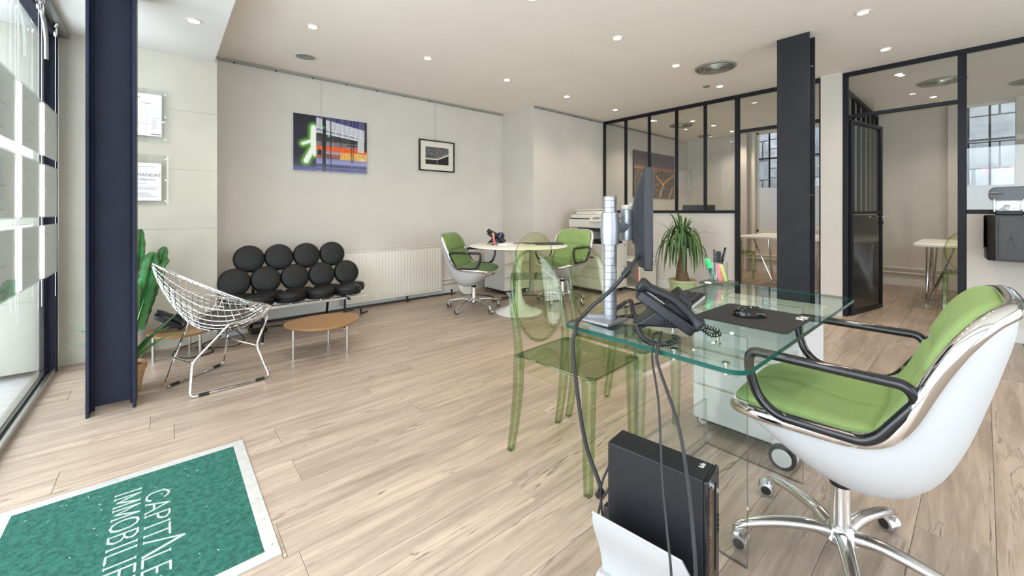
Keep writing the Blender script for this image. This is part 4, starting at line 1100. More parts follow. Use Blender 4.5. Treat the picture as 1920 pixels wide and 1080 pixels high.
        for sg in (-1, 1):
            MB().lathe([(.001, sg*.020), (.015, sg*.020), (.017, sg*.017)], 18, mat=rotm).build('wheel_cap', 'blackrubber', cst)
            MB().lathe([(.017, sg*.018), (.0250, sg*.016), (.0255, sg*.006), (.020, sg*.003)][::sg], 20, mat=rotm).build('wheel', 'brushed', cst)
        hood = []
        for i in range(9):
            aa = PI*(.05+.9*i/8); hood.append([(.028*cos(aa), .021*(1-2*j/4), .028*sin(aa)) for j in range(5)])
        MB().grid(hood, Matrix.Translation((cpos.x, cpos.y, .0255)) @ Euler((0, 0, ca)).to_matrix().to_4x4()).build('wheel_hood', 'castalu', cst)
    return t
make_armchair('office_armchair', 'large green office armchair with white shell pulled up to the glass desk', (1.605, .293, 0), rad(2), 'green', 'green', None)
make_armchair('office_armchair', 'green office armchair standing left of the round white table by the radiator', (2.655, 3.75, 0), rad(-144), 'green2', 'green2', None, dz=-.035)
make_armchair('office_armchair', 'green office armchair between the round white table and the copier', (3.70, 3.36, 0), rad(96), 'green', 'green2', None, dz=-.02)

# ================================================================== TRANSPARENT GREEN CHAIRS
def make_ghost(name, label, loc, rz, group=None, arms=False):
    t = thing(name, label, 'chair', loc, rz, group)
    W, D = .185, .20
    # seat: slab with a dropped skirt
    out = rrect(-W, W, -D, D+.01, .035, 5)
    mb = MB().prism(out, .448, .455)
    mb.build('seat', 'ghost', t, bevel=.002)
    mb = MB()
    o1 = rrect(-W, W, -D, D+.01, .035, 5); i1 = rrect(-W+.005, W-.005, -D+.005, D+.005, .03, 5)
    rowsk = [[(x, y, z) for x, y in o1] for z in (.449, .385)]; mb.grid(rowsk, closed_u=True)
    mb.build('apron', 'ghost', t, smooth=50)
    MB().tube([(x*.995, y*.995, .453) for x, y in out], .0035, 6, closed=True).build('seat_edge', 'ghost_leg', t)
    # front legs: square taper
    for sx in (-1, 1):
        def sq(pts, ws, nm):
            rows = []
            for (x, y, z), w_ in zip(pts, ws):
                rows.append([(x+a*w_/2, y+b*w_/2, z) for a, b in ((-1, -1), (1, -1), (1, 1), (-1, 1))])
            mb = MB().grid(rows, closed_u=True); n_ = len(rows)
            o_ = len(mb.v); mb.f.append((3, 2, 1, 0)); mb.f.append((o_-4, o_-3, o_-2, o_-1)); mb.mi += [0, 0]
            return mb.build(nm, 'ghost_leg', t, bevel=.004, smooth=35, fixn=True)
        sq([(sx*(W-.012), D-.018, .0), (sx*(W-.014), D-.018, .2), (sx*(W-.018), D-.018, .45)], [.028, .036, .044], 'leg')
        rl = [(sx*(W-.012), -D-.045, 0), (sx*(W-.014), -D-.022, .12), (sx*(W-.016), -D-.002, .28), (sx*(W-.016), -D+.006, .45)]
        sq(rl, [.027, .032, .036, .038], 'leg')
        # back stile: from the rear leg sweeping up the side of the oval
        st = spline([(sx*(W-.016), -D+.006, .44), (sx*(W-.012), -D-.006, .55), (sx*(W-.010), -D-.030, .66), (sx*(W-.012), -D-.050, .73)], 5)
        rows = []
        for i, p in enumerate(st):
            w_ = .034-.016*i/(len(st)-1); rows.append([(p.x+a*w_/2, p.y+b*w_*.45, p.z) for a, b in ((-1, -1), (1, -1), (1, 1), (-1, 1))])
        mb = MB().grid(rows, closed_u=True); o_ = len(mb.v); mb.f.append((3, 2, 1, 0)); mb.f.append((o_-4, o_-3, o_-2, o_-1)); mb.mi += [0, 0]
        mb.build('back_stile', 'ghost_leg', t, bevel=.003, fixn=True)
    # oval back, tilted and slightly dished
    tilt = rad(13); cz = .69; cy = -D-.045
    def bp(x, h): return (x, cy - h*sin(tilt) - .025*(1-(x/.19)**2)+.02, cz + h*cos(tilt))
    rows = []
    for r in [0, .25, .5, .75, .9, 1.0]:
        rows.append([bp(.169*r*cos(2*PI*k/44), .212*r*sin(2*PI*k/44)) for k in range(44)])
    mb = MB().grid(rows, closed_u=True); mb.grid([[(x, y+.006, z) for x, y, z in r] for r in rows], closed_u=True)
    mb.build('back_panel', 'ghost', t, smooth=60)
    ring = [bp(.172*cos(2*PI*k/60), .216*sin(2*PI*k/60)) for k in range(60)]
    MB().tube([(x, y+.003, z) for x, y, z in ring], .0065, 8, closed=True).build('back_ring', 'ghost_leg', t, smooth=80)
    if arms:
        for sx in (-1, 1):
            MB().tube(spline([(sx*(W+.0), -D-.03, .62), (sx*(W+.04), -D+.10, .66), (sx*(W+.045), .08, .645), (sx*(W+.03), .13, .56), (sx*(W), .14, .455)], 5), .012, 8).build('armrest', 'ghost_leg', t)
    return t
g1 = make_ghost('transparent_chair', 'transparent green oval-backed chair nearest the camera at the glass desk', (1.405, 1.190, 0), rad(184), 'clear green visitor chairs')
copy_thing(g1, (1.83, 1.215, 0), rad(181), 'transparent green oval-backed chair behind the silver monitor pole', 'clear green visitor chairs')
make_ghost('transparent_chair', 'transparent green chair tucked under the round white table', (2.79, 2.955, 0), rad(-36), None)
copy_thing(g1, (6.42, .105, 0), rad(-88), 'transparent green chair drawn up to the white table in the right office', 'clear green visitor chairs')
copy_thing(g1, (7.08, 2.62, 0), rad(-95), 'transparent green chair behind the wooden cabinet in the left office', 'clear green visitor chairs')

# ================================================================== ROUND TABLE GROUP
TX, TY = 2.955, 3.33
t = thing('round_table', 'round white pedestal table with a trumpet foot by the chimney wall', 'table', (TX, TY, 0))
MB().lathe([(.001, .703), (.40, .703), (.525, .718), (.535, .723), (.525, .728), (.001, .728)], 64).build('tabletop', 'white', t, smooth=30)
MB().lathe([(.255, 0), (.257, .006), (.235, .014), (.15, .040), (.08, .085), (.045, .16), (.030, .28), (.030, .40), (.042, .52), (.075, .62), (.13, .68), (.20, .703)], 44).build('pedestal', 'white', t, smooth=60)

def make_phone(name, label, loc, rz, group, cord=False):
    t = thing(name, label, 'telephone', loc, rz, group)
    # local: +y front (towards the user), wedge body leaning back; handset along the left (+x) side
    tilt = rad(34); R = T(0, .085, .012, -tilt)
    def plate(out, z0, z1, nm, mt, bev=.004): MB().prism(out, z0, z1, R).build(nm, mt, t, bevel=bev)
    plate([(a, b-.185) for a, b in rrect(-.095, .095, 0, .19, .018, 4)], .0, .030, 'body', 'blackplastic')
    # chin below the body
    MB().prism([(-.0, .0), (.150, .0), (.02, -.11), (-.01, -.08)], -.06, .06, Matrix(((0, 0, 1, 0), (-1, 0, 0, .085), (0, -1, 0, .012), (0, 0, 0, 1))) @ T(0, -.012, 0)).build('stand', 'blackplastic', t, bevel=.006)
    for x in (-.045, .045):
        MB().tube([(x, .02, .05), (x, -.075, .006)], .0075, 8, flat=.7).build('stand_leg', 'blackplastic', t)
    plate([(a-.028, b-.17) for a, b in rrect(-.058, .058, .10, .155, .006, 3)], .030, .033, 'screen', 'lcd', .001)
    for i in range(4):
        for j in range(4):
            x, y = -.078+j*.027, -.165+i*.021
            plate([(x, y), (x+.020, y), (x+.020, y+.013), (x, y+.013)], .030, .034, 'key', 'darkgrey', 0)
    plate([(.045, -.175), (.050, -.175), (.050, -.02), (.045, -.02)], .030, .032, 'trim_strip', 'brushed', 0)
    # handset
    hs = spline([(.070, -.200, .046), (.070, -.165, .052), (.070, -.095, .064), (.070, -.025, .052), (.070, .010, .046)], 6)
    mb = MB(); rows = []
    for i, p in enumerate(hs):
        f = i/(len(hs)-1); e = abs(2*f-1); hw = .020+.006*sm(.5, .85, e)-.004*sm(.93, 1, e); hh = .013+.010*sm(.5, .8, e)-.006*sm(.9, 1, e)
        rows.append([(p.x+hw*cos(a)*abs(cos(a))**-.35 if abs(cos(a)) > 1e-6 else p.x, p.y, p.z-hh*.3+hh*sin(a)*(abs(sin(a))**-.35 if abs(sin(a)) > 1e-6 else 1)) for a in [2*PI*k/16 for k in range(16)]])
    mb.grid(rows, R, closed_u=True); o_ = len(mb.v); mb.f.append(tuple(range(16))); mb.f.append(tuple(range(o_-16, o_))); mb.mi += [0, 0]
    mb.build('handset', 'blackplastic', t, smooth=55, fixn=True)
    return t
p0 = make_phone('desk_telephone', 'black desk telephone with a coiled cord on the glass desk', (1.190, .675, .7235), rad(-148), None)
copy_thing(p0, (2.86, 3.62, .729), rad(-150), 'black desk telephone on the round white table')
copy_thing(p0, (.03, 3.99, .206), rad(-100), 'black telephone left on the lower oval oak table')

def pens(t, items):
    for (x, y, z, dx, dy, L_, mt, cap) in items:
        d = Vector((dx, dy, 1)).normalized(); a = Vector((x, y, z))
        pn = MB().tube([a, a+d*L_*.62], .0065 if cap else .004, 8).build('barrel', mt, t)
        MB().tube([a+d*L_*.62, a+d*L_], .0072 if cap else .0044, 8).build('cap', cap or 'blackplastic', t)
def pen_thing(name, label, loc, dx, dy, L_, r, mt, capm, group):
    t = thing(name, label, 'pen', loc, 0, group); d = Vector((dx, dy, 1)).normalized(); a = Vector((0, 0, 0))
    MB().tube([a+d*.004, a+d*L_*.60], r, 10).build('barrel', mt, t)
    MB().tube([a+d*L_*.60, a+d*L_*.97, a+d*L_], [r*1.12, r*1.08, r*.6], 10).build('cap', capm, t)
# pen cup on round table
cx, cy = 2.785, 3.52
t = thing('pen_holder', 'clear pen cup on the round white table', 'pen holder', (cx, cy, .7285), world=True)
MB().prism([(cx+a, cy+b) for a, b in rrect(-.06, .06, -.045, .045, .01, 3)], .729, .733).build('tray', 'acrylic', t)
mb = MB(); rr = rrect(-.026, .026, -.026, .026, .005, 3); mb.grid([[(cx+a, cy+b, z) for a, b in rr] for z in (.734, .80)], closed_u=True); mb.build('cup', 'acrylic', t)
pen_thing('marker_pen', 'pink marker standing in the cup on the round table', (cx-.012, cy, .735), -.12, .05, .13, .011, 'hl_pink', 'terracotta', None)
pen_thing('ballpoint_pen', 'dark blue pen leaning in the cup on the round table', (cx+.005, cy, .735), .40, -.30, .14, .005, 'blackplastic', 'blueplug', None)
t = thing('paper_stack', 'small stack of white papers beside the cup on the round table', 'papers', (2.85, 3.42, .729), rad(20))
for k in range(3): B(-.075+.004*k, .075+.003*k, -.055, .055, .0004+.006*k, .006+.006*k).build('sheet', 'paper', t)
t = thing('document_tray', 'flat dark grey folder on the right side of the round table', 'folder', (3.30, 3.20, .729), rad(-30))
B(-.15, .15, -.10, .10, .0004, .014).build('cover', 'darkgrey', t, bevel=.003)
t = thing('phone_cable', 'black cable heap lying on the round white table', 'cable', (3.02, 3.38, .729), world=True)
MB().tube(spline([(2.90, 3.55, .735), (2.96, 3.42, .745), (3.05, 3.48, .738), (3.02, 3.34, .748), (3.12, 3.36, .738), (3.05, 3.28, .742), (3.20, 3.25, .736), (3.22, 3.33, .738), (3.10, 3.42, .742)], 6), .0045, 6).build('wire', 'blackrubber', t)

# ================================================================== DRAWER UNITS
def drawer_unit(label, x0, x1, y0, y1, z1, face, rz=0, wheel=.026):
    """face 'x-' or 'y-': side that carries the drawer fronts"""
    cx, cy = (x0+x1)/2, (y0+y1)/2
    t = thing('drawer_unit', label, 'drawer unit', (cx, cy, 0), rz); a, b = (x1-x0)/2, (y1-y0)/2
    B(-a+.012, a-.0, -b+.012, b, .055, z1-.012).build('carcass', 'white_metal', t, bevel=.004)
    B(-a, a, -b, b, z1-.012, z1).build('top_panel', 'cream', t, bevel=.004)
    n_ = 3; h = (z1-.012-.055)/n_
    for k in range(n_):
        z0_ = .055+k*h+.004; zz = .055+(k+1)*h-.012
        if face == 'x-': dr = B(-a-.006, -a+.012, -b+.004, b-.004, z0_, zz).build('drawer', 'white_metal', t, bevel=.003); MB().box(-a-.014, -a+.008, -b+.004, b-.004, zz, zz+.006).build('handle_lip', 'cream', dr)
        else: dr = B(-a+.004, a-.004, -b-.006, -b+.012, z0_, zz).build('drawer', 'cream', t, bevel=.003); MB().box(-a+.004, a-.004, -b-.014, -b+.008, zz, zz+.006).build('handle_lip', 'cream', dr)
    B(-a+.03, a-.03, -b+.03, b-.03, .035, .056).build('plinth', 'blackplastic', t)
    for sx in (-1, 1):
        for sy in (-1, 1):
            R_ = T(sx*(a-.05)*1.0, sy*(b-.012), wheel, PI/2) if face != 'x-' else T(sx*(a-.055), sy*(b-.03), wheel, 0, PI/2)
            wl = MB().lathe([(.001, -.014), (wheel*.72, -.014), (wheel*.74, -.010), (wheel, -.010), (wheel, .010), (wheel*.74, .010), (wheel*.72, .014), (.001, .014)], 24, mat=R_).build('caster', 'blackrubber', t)
            MB().lathe([(.001, -.017), (wheel*.66, -.016), (wheel*.70, -.0135), (wheel*.70, .0135), (wheel*.66, .016), (.001, .017)], 24, mat=R_).build('hub_cap', 'white_metal', wl)
    return t
drawer_unit('white drawer unit on wheels under the round table against the wall', 3.36, 3.80, 4.06, 4.50, .60, 'y-')
du = drawer_unit('white drawer unit on wheels under the glass desk', 2.065, 2.66, .53, .985, .60, 'x-', rad(3), wheel=.03)
# big wheel in front of the desk unit
R_ = T(-.372, -.178, .052, 0, PI/2, 0)
wl = MB().lathe([(.001, -.014), (.036, -.014), (.038, -.010), (.051, -.010), (.051, .012), (.001, .014)], 30, mat=R_).build('front_wheel', 'blackrubber', du)
MB().lathe([(.001, -.019), (.034, -.018), (.037, -.013)], 30, mat=R_).build('hub_cap', 'white_metal', wl)
B(-.355, -.28, -.225, -.135, .03, .10).build('wheel_bracket', 'white_metal', du, bevel=.004)

# ================================================================== COPIER
t = thing('photocopier', 'cream office photocopier on casters in the corner of the glazed partition', 'photocopier', (4.66, 3.55, 0), world=True)
x0, x1, y0, y1 = 4.36, 4.90, 3.23, 3.84
B(x0+.02, x1, y0+.01, y1-.01, .05, .66).build('cabinet', 'copier', t, bevel=.008)
for k, (a, b) in enumerate(((.06, .20), (.205, .34), (.345, .655))):
    dr = B(x0, x0+.03, y0+.02, y1-.02, a+.003, b-.003).build('paper_drawer' if k < 2 else 'front_door', 'copier', t, bevel=.006)
    if k == 2: B(x0-.003, x0+.002, 3.40, 3.47, .47, .49).build('badge', 'darkgrey', dr)
    B(x1-.30, x1-.02, y0+.002, y0+.012, a+.003, b-.003).build('side_panel', 'copier', t, bevel=.003)
    B(x1-.08, x1-.06, y0-.001, y0+.003, b-.03, b-.015).build('index_mark', 'ink', t)
B(x0+.02, x1, y1-.14, y1, .66, .87).build('tower', 'copier', t, bevel=.006)
B(x1-.10, x1, y0+.01, y1-.14, .66, .87).build('rear_wall', 'copier', t)
B(x0+.06, x1-.10, y0+.02, y1-.14, .66, .69).build('output_tray', 'blackplastic', t, bevel=.004)
B(x0+.10, x1-.12, y0+.04, y1-.22, .69, .705).build('tray_rest', 'darkgrey', t, bevel=.004)
B(x0+.03, x0+.06, y0+.02, y0+.05, .66, .87).build('corner_post', 'copier', t)
B(x0+.03, x1, y0+.01, y1-.14, .83, .875).build('underside', 'darkgrey', t)
B(x0, x1, y0, y1, .875, .99).build('scanner', 'copier', t, bevel=.01)
B(x0+.03, x1-.02, y0-.0, y1-.0, .99, 1.0).build('glass_gap', 'darkgrey', t)
B(x0+.03, x1-.01, y0+.04, y1-.01, 1.0, 1.05).build('lid', 'copier', t, bevel=.012)
MB().prism([(y0+.16, 1.05), (y1-.03, 1.05), (y1-.05, 1.105), (y0+.24, 1.115), (y0+.18, 1.085)], x0+.12, x1-.06, Matrix(((0, 0, 1, 0), (1, 0, 0, 0), (0, 1, 0, 0), (0, 0, 0, 1)))).build('document_feeder', 'copier', t, bevel=.008)
MB().prism([(y0+.22, 1.118), (y1-.05, 1.110), (y1-.04, 1.124), (y0+.24, 1.132)], x0+.10, x1-.08, Matrix(((0, 0, 1, 0), (1, 0, 0, 0), (0, 1, 0, 0), (0, 0, 0, 1)))).build('feeder_tray', 'copier', t, bevel=.003)
MB().prism([(a, b) for a, b in rrect(-.06, .06, -.10, .10, .01, 3)], 0, .02, T(x0-.02, y0+.10, .99, 0, rad(-35), 0)).build('control_panel', 'copier', t, bevel=.003)
MB().prism([(a, b) for a, b in rrect(-.03, .03, -.06, .06, .004, 2)], .02, .022, T(x0-.02, y0+.10, .99, 0, rad(-35), 0)).build('touch_screen', 'lcd', t)
B(x0+.05, x1-.03, y0+.04, y1-.04, .035, .052).build('plinth', 'blackplastic', t)
for x in (x0+.07, x1-.06):
    for y in (y0+.07, y1-.07): MB().lathe([(.001, -.014), (.027, -.014), (.027, .014), (.001, .014)], 16, mat=T(x, y, .027, PI/2)).build('caster', 'blackrubber', t)
t = thing('side_shelf', 'small white open shelf between copier and glazed partition', 'shelf', (5.1, 3.3, 0), world=True)
B(4.93, 5.35, 3.06, 3.50, .40, .43).build('top', 'white', t, bevel=.003)
B(4.93, 5.35, 3.06, 3.08, 0, .40).build('side', 'cream', t); B(4.93, 5.35, 3.48, 3.50, 0, .40).build('side', 'cream', t)
B(4.94, 5.34, 3.08, 3.48, .03, .05).build('bottom', 'white', t)
t = thing('binder', 'red-orange folder standing in the small white shelf', 'folder', (5.0, 3.12, .051), world=True)
B(4.96, 5.2, 3.09, 3.125, .051, .30).build('cover', 'redorange', t, bevel=.002)

# ================================================================== GLASS DESK
t = thing('glass_desk', 'clear glass desk on glass leg panels with the green office armchair', 'desk', (1.65, .65, 0), world=True)
out = rrect(1.022, 2.285, .362, .935, .045, 6)
MB().prism(out, .710, .7225, side_mi=1).build('glass_top', ['deskglass', 'deskedge'], t, bevel=.0015, seg=1)
def panel_x(x, ya, yb, z0, z1, nm):
    mb = MB().box(x-.006, x+.006, ya, yb, z0, z1); 
    for k in (1, 2, 3, 4, 5, 6): pass
    mb.mi = [1, 1, 1, 1, 0, 0]
    mb.build(nm, ['acrylic', 'acrylic_edge'], t)
panel_x(1.365, .475, .870, .0, .7095, 'leg_panel')
panel_x(1.955, .475, .870, .0, .7095, 'leg_panel')
mb = MB().box(1.372, 1.948, .852, .864, .0, .215); mb.mi = [1, 1, 0, 0, 1, 1]; mb.build('low_stretcher', ['acrylic', 'acrylic_edge'], t)
mb = MB().box(1.088, 1.100, .40, .88, .684, .7095); mb.build('support_bar', 'acrylic', t)
for (x, y) in ((1.105, .435), (1.105, .575), (1.335, .70), (1.335, .55), (1.985, .62), (1.985, .80)):
    s_ = MB().lathe([(.001, .677), (.008, .678), (.009, .686), (.005, .690), (.005, .702), (.010, .705), (.010, .7098)], 18, (x, y, 0)).build('glass_fixing', 'chrome', t)

# monitor pole and arm
t = thing('monitor_stand', 'silver ringed monitor pole clamped to the desk corner', 'monitor arm', (1.165, .838, .7225), world=True)
px, py = 1.165, .838
B(px-.075, px+.045, py-.045, py+.075, .7235, .733).build('base_plate', 'silver', t, bevel=.003)
MB().prism([(px-.06, py+.05), (px-.04, py+.065), (px+.01, py+.01), (px-.01, py-.005)], .733, .744).build('base_rib', 'silver', t)
B(px-.05, px+.05, py-.05, py+.05, .690, .7085).build('clamp', 'silver', t, bevel=.003)
prof = [(.0225, .733)]
for k in range(17):
    z_ = .745+k*.0245
    if z_ < 1.145: prof += [(.0225, z_-.001), (.0213, z_), (.0225, z_+.001)]
prof += [(.0225, 1.148), (.021, 1.151), (.001, 1.151)]
MB().lathe(prof, 32, (px, py, 0)).build('pole', 'silver', t, smooth=20)
MB().lathe([(.023, .985), (.030, .987), (.031, 1.0), (.033, 1.04), (.031, 1.075), (.030, 1.095), (.023, 1.097)], 32, (px, py, 0)).build('collar', 'silver', t)
d = Vector((cos(rad(-12)), sin(rad(-12)), 0)); q = Vector((px, py, 0))+d*.078
MB().tube([Vector((px, py, 1.045))+d*.02, q+Vector((0, 0, 1.045))], .020, 14).build('knuckle', 'silver', t)
for a_, b_ in ((.998, 1.050), (1.053, 1.106)): MB().lathe([(.001, a_), (.021, a_), (.022, a_+.003), (.022, b_-.003), (.021, b_), (.001, b_)], 24, (q.x, q.y, 0)).build('pivot_drum', 'silver', t)
MB().lathe([(.001, 1.106), (.016, 1.107), (.020, 1.118), (.012, 1.122), (.001, 1.122)], 8, (q.x, q.y, 0)).build('pivot_knob', 'cream', t)
q2 = q + Vector((.05, .010, 0)); sph = [(.022*sin(PI*k/10)+.0001, -.022*cos(PI*k/10)) for k in range(11)]
MB().lathe(sph, 20, (q2.x-.02, q2.y, 1.082)).build('ball_joint', 'silver', t)
# monitor, edge-on to the lens
mc = Vector((1.390, .838, 1.075)); mh = rad(32.5)
MB().tube([(q2.x-.02, q2.y, 1.082), (mc.x-.055, mc.y+.045, 1.082)], .008, 10).build('ball_pin', 'chrome', t)
t = thing('monitor', 'black monitor seen from its edge on the silver pole', 'monitor', tuple(mc), mh)
# local x along the width, -y is the screen side, +y the bulged back
B(-.248, .248, -.016, .012, -.168, .168).build('bezel', 'blackplastic', t, bevel=.004)
B(-.236, .236, -.0175, -.0155, -.150, .156).build('screen', 'blackgloss', t)
rows = []
for i in range(13):
    v_ = -1+2*i/12; row = []
    for j in range(13):
        u_ = -1+2*j/12; k = (1-abs(u_)**6)**.6
        bul = (1-max(0, v_)**2.2*.9) if v_ > 0 else (1-.25*sm(.45, .55, -v_)-.0*v_)
        row.append((u_*.244, .011+.038*k*bul*(1 if v_ > -.999 else .7), v_*.160+.0))
    rows.append(row)
mb = MB().grid(rows); 
edge = rows[0]+[r[-1] for r in rows[1:]]+rows[-1][::-1][1:]+[r[0] for r in rows[::-1]][1:-1]
mb.grid([[(x, .008, z_) for x, y, z_ in edge], edge], closed_u=True)
mb.build('back_shell', 'darkgrey', t, smooth=50, fixn=True)
MB().prism([(a, b) for a, b in rrect(-.05, .05, -.05, .05, .008, 3)], .048, .060, T(0, 0, .01, PI/2, 0, PI) @ T(0, 0, 0)).build('mount_plate', 'silver', t)
t = thing('monitor_cable', 'thick black cable bundle sweeping from the monitor to the desk corner', 'cable', (1.1, .85, .75), world=True)
cb = [(1.345, .862, .985), (1.315, .80, .975), (1.240, .750, .965), (1.180, .742, .945), (1.140, .748, .912), (1.115, .772, .868), (1.093, .806, .825), (1.070, .838, .790), (1.045, .858, .757), (1.018, .862, .737), (.996, .848, .715), (.985, .850, .67), (.982, .822, .496), (.980, .79, .378), (.975, .74, .30), (.965, .725, .262)]
MB().tube(spline(cb, 5), .0065, 8).build('sleeve', 'blackrubber', t)
MB().tube([cb[4], tuple(Vector(cb[4]).lerp(Vector(cb[5]), .5))], .0105, 10).build('cable_tie', 'blackplastic', t)
MB().lathe([(.001, -.012), (.010, -.012), (.010, .012), (.001, .012)], 12, mat=T(.969, .733, .275, .5)).build('ferrite', 'blackplastic', t)
for pts in ([(.965, .725, .262), (.955, .715, .32), (.985, .705, .375)], [(.965, .725, .262), (.955, .70, .30), (.985, .695, .325)], [(.965, .725, .262), (.960, .715, .225), (.985, .70, .205)], [(.966, .726, .262), (.955, .73, .20), (.97, .72, .15)]):
    MB().tube(spline(pts, 6), .0035, 6).build('wire', 'blackrubber', t)
# coiled handset cord
def coil(name, label, path, R_, pitch, loc, closed=False):
    t = thing(name, label, 'cord', loc, world=True)
    sp = spline(path, 14); cum = [0]
    for a, b in zip(sp, sp[1:]): cum.append(cum[-1]+(b-a).length)
    n_ = int(cum[-1]/pitch*10); pts = []; k = 0
    for i in range(n_+1):
        L_ = cum[-1]*i/n_
        while k < len(cum)-2 and cum[k+1] < L_: k += 1
        f = (L_-cum[k])/max(1e-9, cum[k+1]-cum[k]); p = sp[k].lerp(sp[k+1], f); tg = (sp[k+1]-sp[k]).normalized()
        s_ = tg.cross(Vector((0, 0, 1))); s_ = s_.normalized() if s_.length > 1e-3 else Vector((1, 0, 0)); u_ = s_.cross(tg)
        a = 2*PI*L_/pitch; pts.append(p+s_*cos(a)*R_+u_*sin(a)*R_)
    MB().tube(pts, .0019, 5).build('coil', 'blackgloss', t, smooth=80)
    return t
path = [(1.228, .545, .757), (1.250, .510, .742), (1.228, .525, .735), (1.215, .550, .752), (1.190, .575, .762), (1.155, .615, .765), (1.150, .655, .757), (1.19, .72, .745), (1.21, .765, .738), (1.29, .83, .742), (1.345, .875, .760), (1.30, .89, .745), (1.22, .865, .735), (1.19, .83, .733), (1.23, .80, .735), (1.20, .74, .744), (1.13, .71, .737), (1.055, .645, .733), (1.03, .60, .733), (1.045, .572, .735), (1.075, .563, .737), (1.115, .570, .736), (1.118, .592, .736)]
coil('coiled_cord', 'black coiled telephone cord looping over the front of the desk', path, .0062, .0075, (1.2, .7, .73))
t = thing('hanging_cable', 'thinner black cable hanging from the desk front past the computer', 'cable', (1.02, .58, .72), world=True)
MB().tube(spline([(1.13, .64, .735), (1.06, .615, .745), (1.014, .590, .724), (1.003, .584, .69), (.95, .536, .612), (.905, .502, .466), (.86, .465, .379), (.84, .445, .315), (.83, .43, .16), (.83, .42, .02)], 8), .0028, 6).build('wire', 'blackrubber', t)
t = thing('hanging_cable', 'thicker black cable hanging from the desk front in front of the computer', 'cable', (1.03, .57, .72), world=True)
MB().tube(spline([(1.14, .635, .735), (1.075, .60, .750), (1.014, .575, .724), (1.003, .568, .69), (.95, .486, .583), (.905, .44, .489), (.86, .406, .412), (.84, .39, .34), (.83, .375, .18), (.83, .37, .02)], 8), .0042, 8).build('wire', 'blackrubber', t)
# keyboard, mouse mat, mouse
t = thing('keyboard', 'dark keyboard lying on the desk behind the telephone', 'keyboard', (1.56, .80, .7232), rad(13))
MB().prism(rrect(-.21, .21, -.065, .065, .012, 3), .001, .012).build('tray', 'white_metal', t, bevel=.002)
MB().prism(rrect(-.205, .205, -.062, .062, .01, 3), .012, .020).build('deck', 'blackplastic', t, bevel=.002)
for r in range(5):
    for c_ in range(15):
        if r == 0 and 4 <= c_ <= 9:
            if c_ == 4: B(-.195+4*.0262, -.195+9*.0262+.022, -.055, -.037, .020, .026).build('key', 'darkgrey', t)
            continue
        B(-.195+c_*.0262, -.195+c_*.0262+.022, -.055+r*.0228, -.055+r*.0228+.018, .020, .026).build('key', 'darkgrey', t)
t = thing('mouse_mat', 'black mouse mat with a small white emblem on the glass desk', 'mouse mat', (1.595, .535, .7227), rad(-1))
MB().prism(rrect(-.155, .155, -.145, .145, .018, 4), .0003, .003).build('pad', 'matpad', t)
em = MB().lathe([(.012, 0), (.012, .0004), (.017, .0004), (.017, 0)], 20, (.10, -.118, .003)); em.build('emblem', 'paper', t)
for sx in (-1, 1): MB().prism([(.10+sx*.018, -.128), (.10+sx*.032, -.132), (.10+sx*.030, -.106), (.10+sx*.020, -.112)][::sx], .003, .0036).build('emblem_wing', 'paper', t)
MB().lathe([(.001, .0005), (.006, .0005), (.006, 0)], 12, (.10, -.118, .003)).build('emblem_dot', 'paper', t)
t = thing('computer_mouse', 'glossy black mouse on the mouse mat', 'mouse', (1.585, .545, .7260), rad(-52))
rows = []
for i in range(17):
    f = i/16; y = -.055+.11*f; wd = .031*(max(0, 1-abs(2*f-1.02)**2.6))**.5*(1-.10*sin(PI*f)); hh = .036*(max(0, 1-abs(2*f-.95)**2.4))**.55
    rows.append([(y, wd*cos(a), .001+max(0, hh*sin(a)**.8)) for a in [PI*k/16 for k in range(17)]])
MB().grid(rows).build('shell', 'blackgloss', t, smooth=80, fixn=True)
MB().tube([(.032, 0, .027), (.030, 0, .031), (.022, 0, .035)], .003, 8).build('wheel', 'darkgrey', t)
# pen tray at the far corner
cx, cy = 2.20, .905
t = thing('pen_holder', 'clear pen cup on a ribbed clear tray at the far desk corner', 'pen holder', (cx, cy, .723), world=True)
MB().prism([(cx+a, cy+b) for a, b in rrect(-.10, .075, -.075, .06, .02, 3)], .7235, .728).build('tray', 'acrylic', t, bevel=.001)
MB().tube([(cx+a, cy+b, .731) for a, b in rrect(-.10, .075, -.075, .06, .02, 3)], .004, 6, closed=True).build('tray_rim', 'acrylic_edge', t)
for k in range(5): MB().tube([(cx-.09+.008*k, cy-.05, .731), (cx-.09+.008*k, cy+.04, .731)], .002, 5).build('tray_rib', 'acrylic_edge', t)
rr = rrect(-.036, .036, -.036, .036, .004, 2); mb = MB().grid([[(cx+a, cy+b, z_) for a, b in rr] for z_ in (.729, .835)], closed_u=True); mb.build('cup', 'acrylic', t)
rx, ry = .758, -.652      # pens spread along the cup's diagonal
def pn(nm, lb, a, b, dx, dz, L_, r, m1, m2): pen_thing(nm, lb, (cx+rx*a-ry*b*-1, cy+ry*a+rx*b*-1*-1, .731), rx*dx, ry*dx, L_, r, m1, m2, None)
pn('highlighter', 'green highlighter leaning left in the desk pen cup', -.004, .012, -.36, 0, .130, .012, 'teal', 'hl_green')
pn('highlighter', 'yellow highlighter leaning in the desk pen cup', .020, -.018, -.34, 0, .098, .010, 'hl_yellow', 'hl_yellow')
pn('marker_pen', 'red marker with a black cap in the desk pen cup', .014, .006, -.04, 0, .160, .012, 'hl_pink', 'blackplastic')
pn('ballpoint_pen', 'tall black pen in the middle of the desk pen cup', .010, .026, -.02, 0, .170, .005, 'blackplastic', 'blackgloss')
pn('ballpoint_pen', 'black pen leaning to the right in the desk pen cup', .014, .018, .24, 0, .185, .006, 'blackplastic', 'blackgloss')
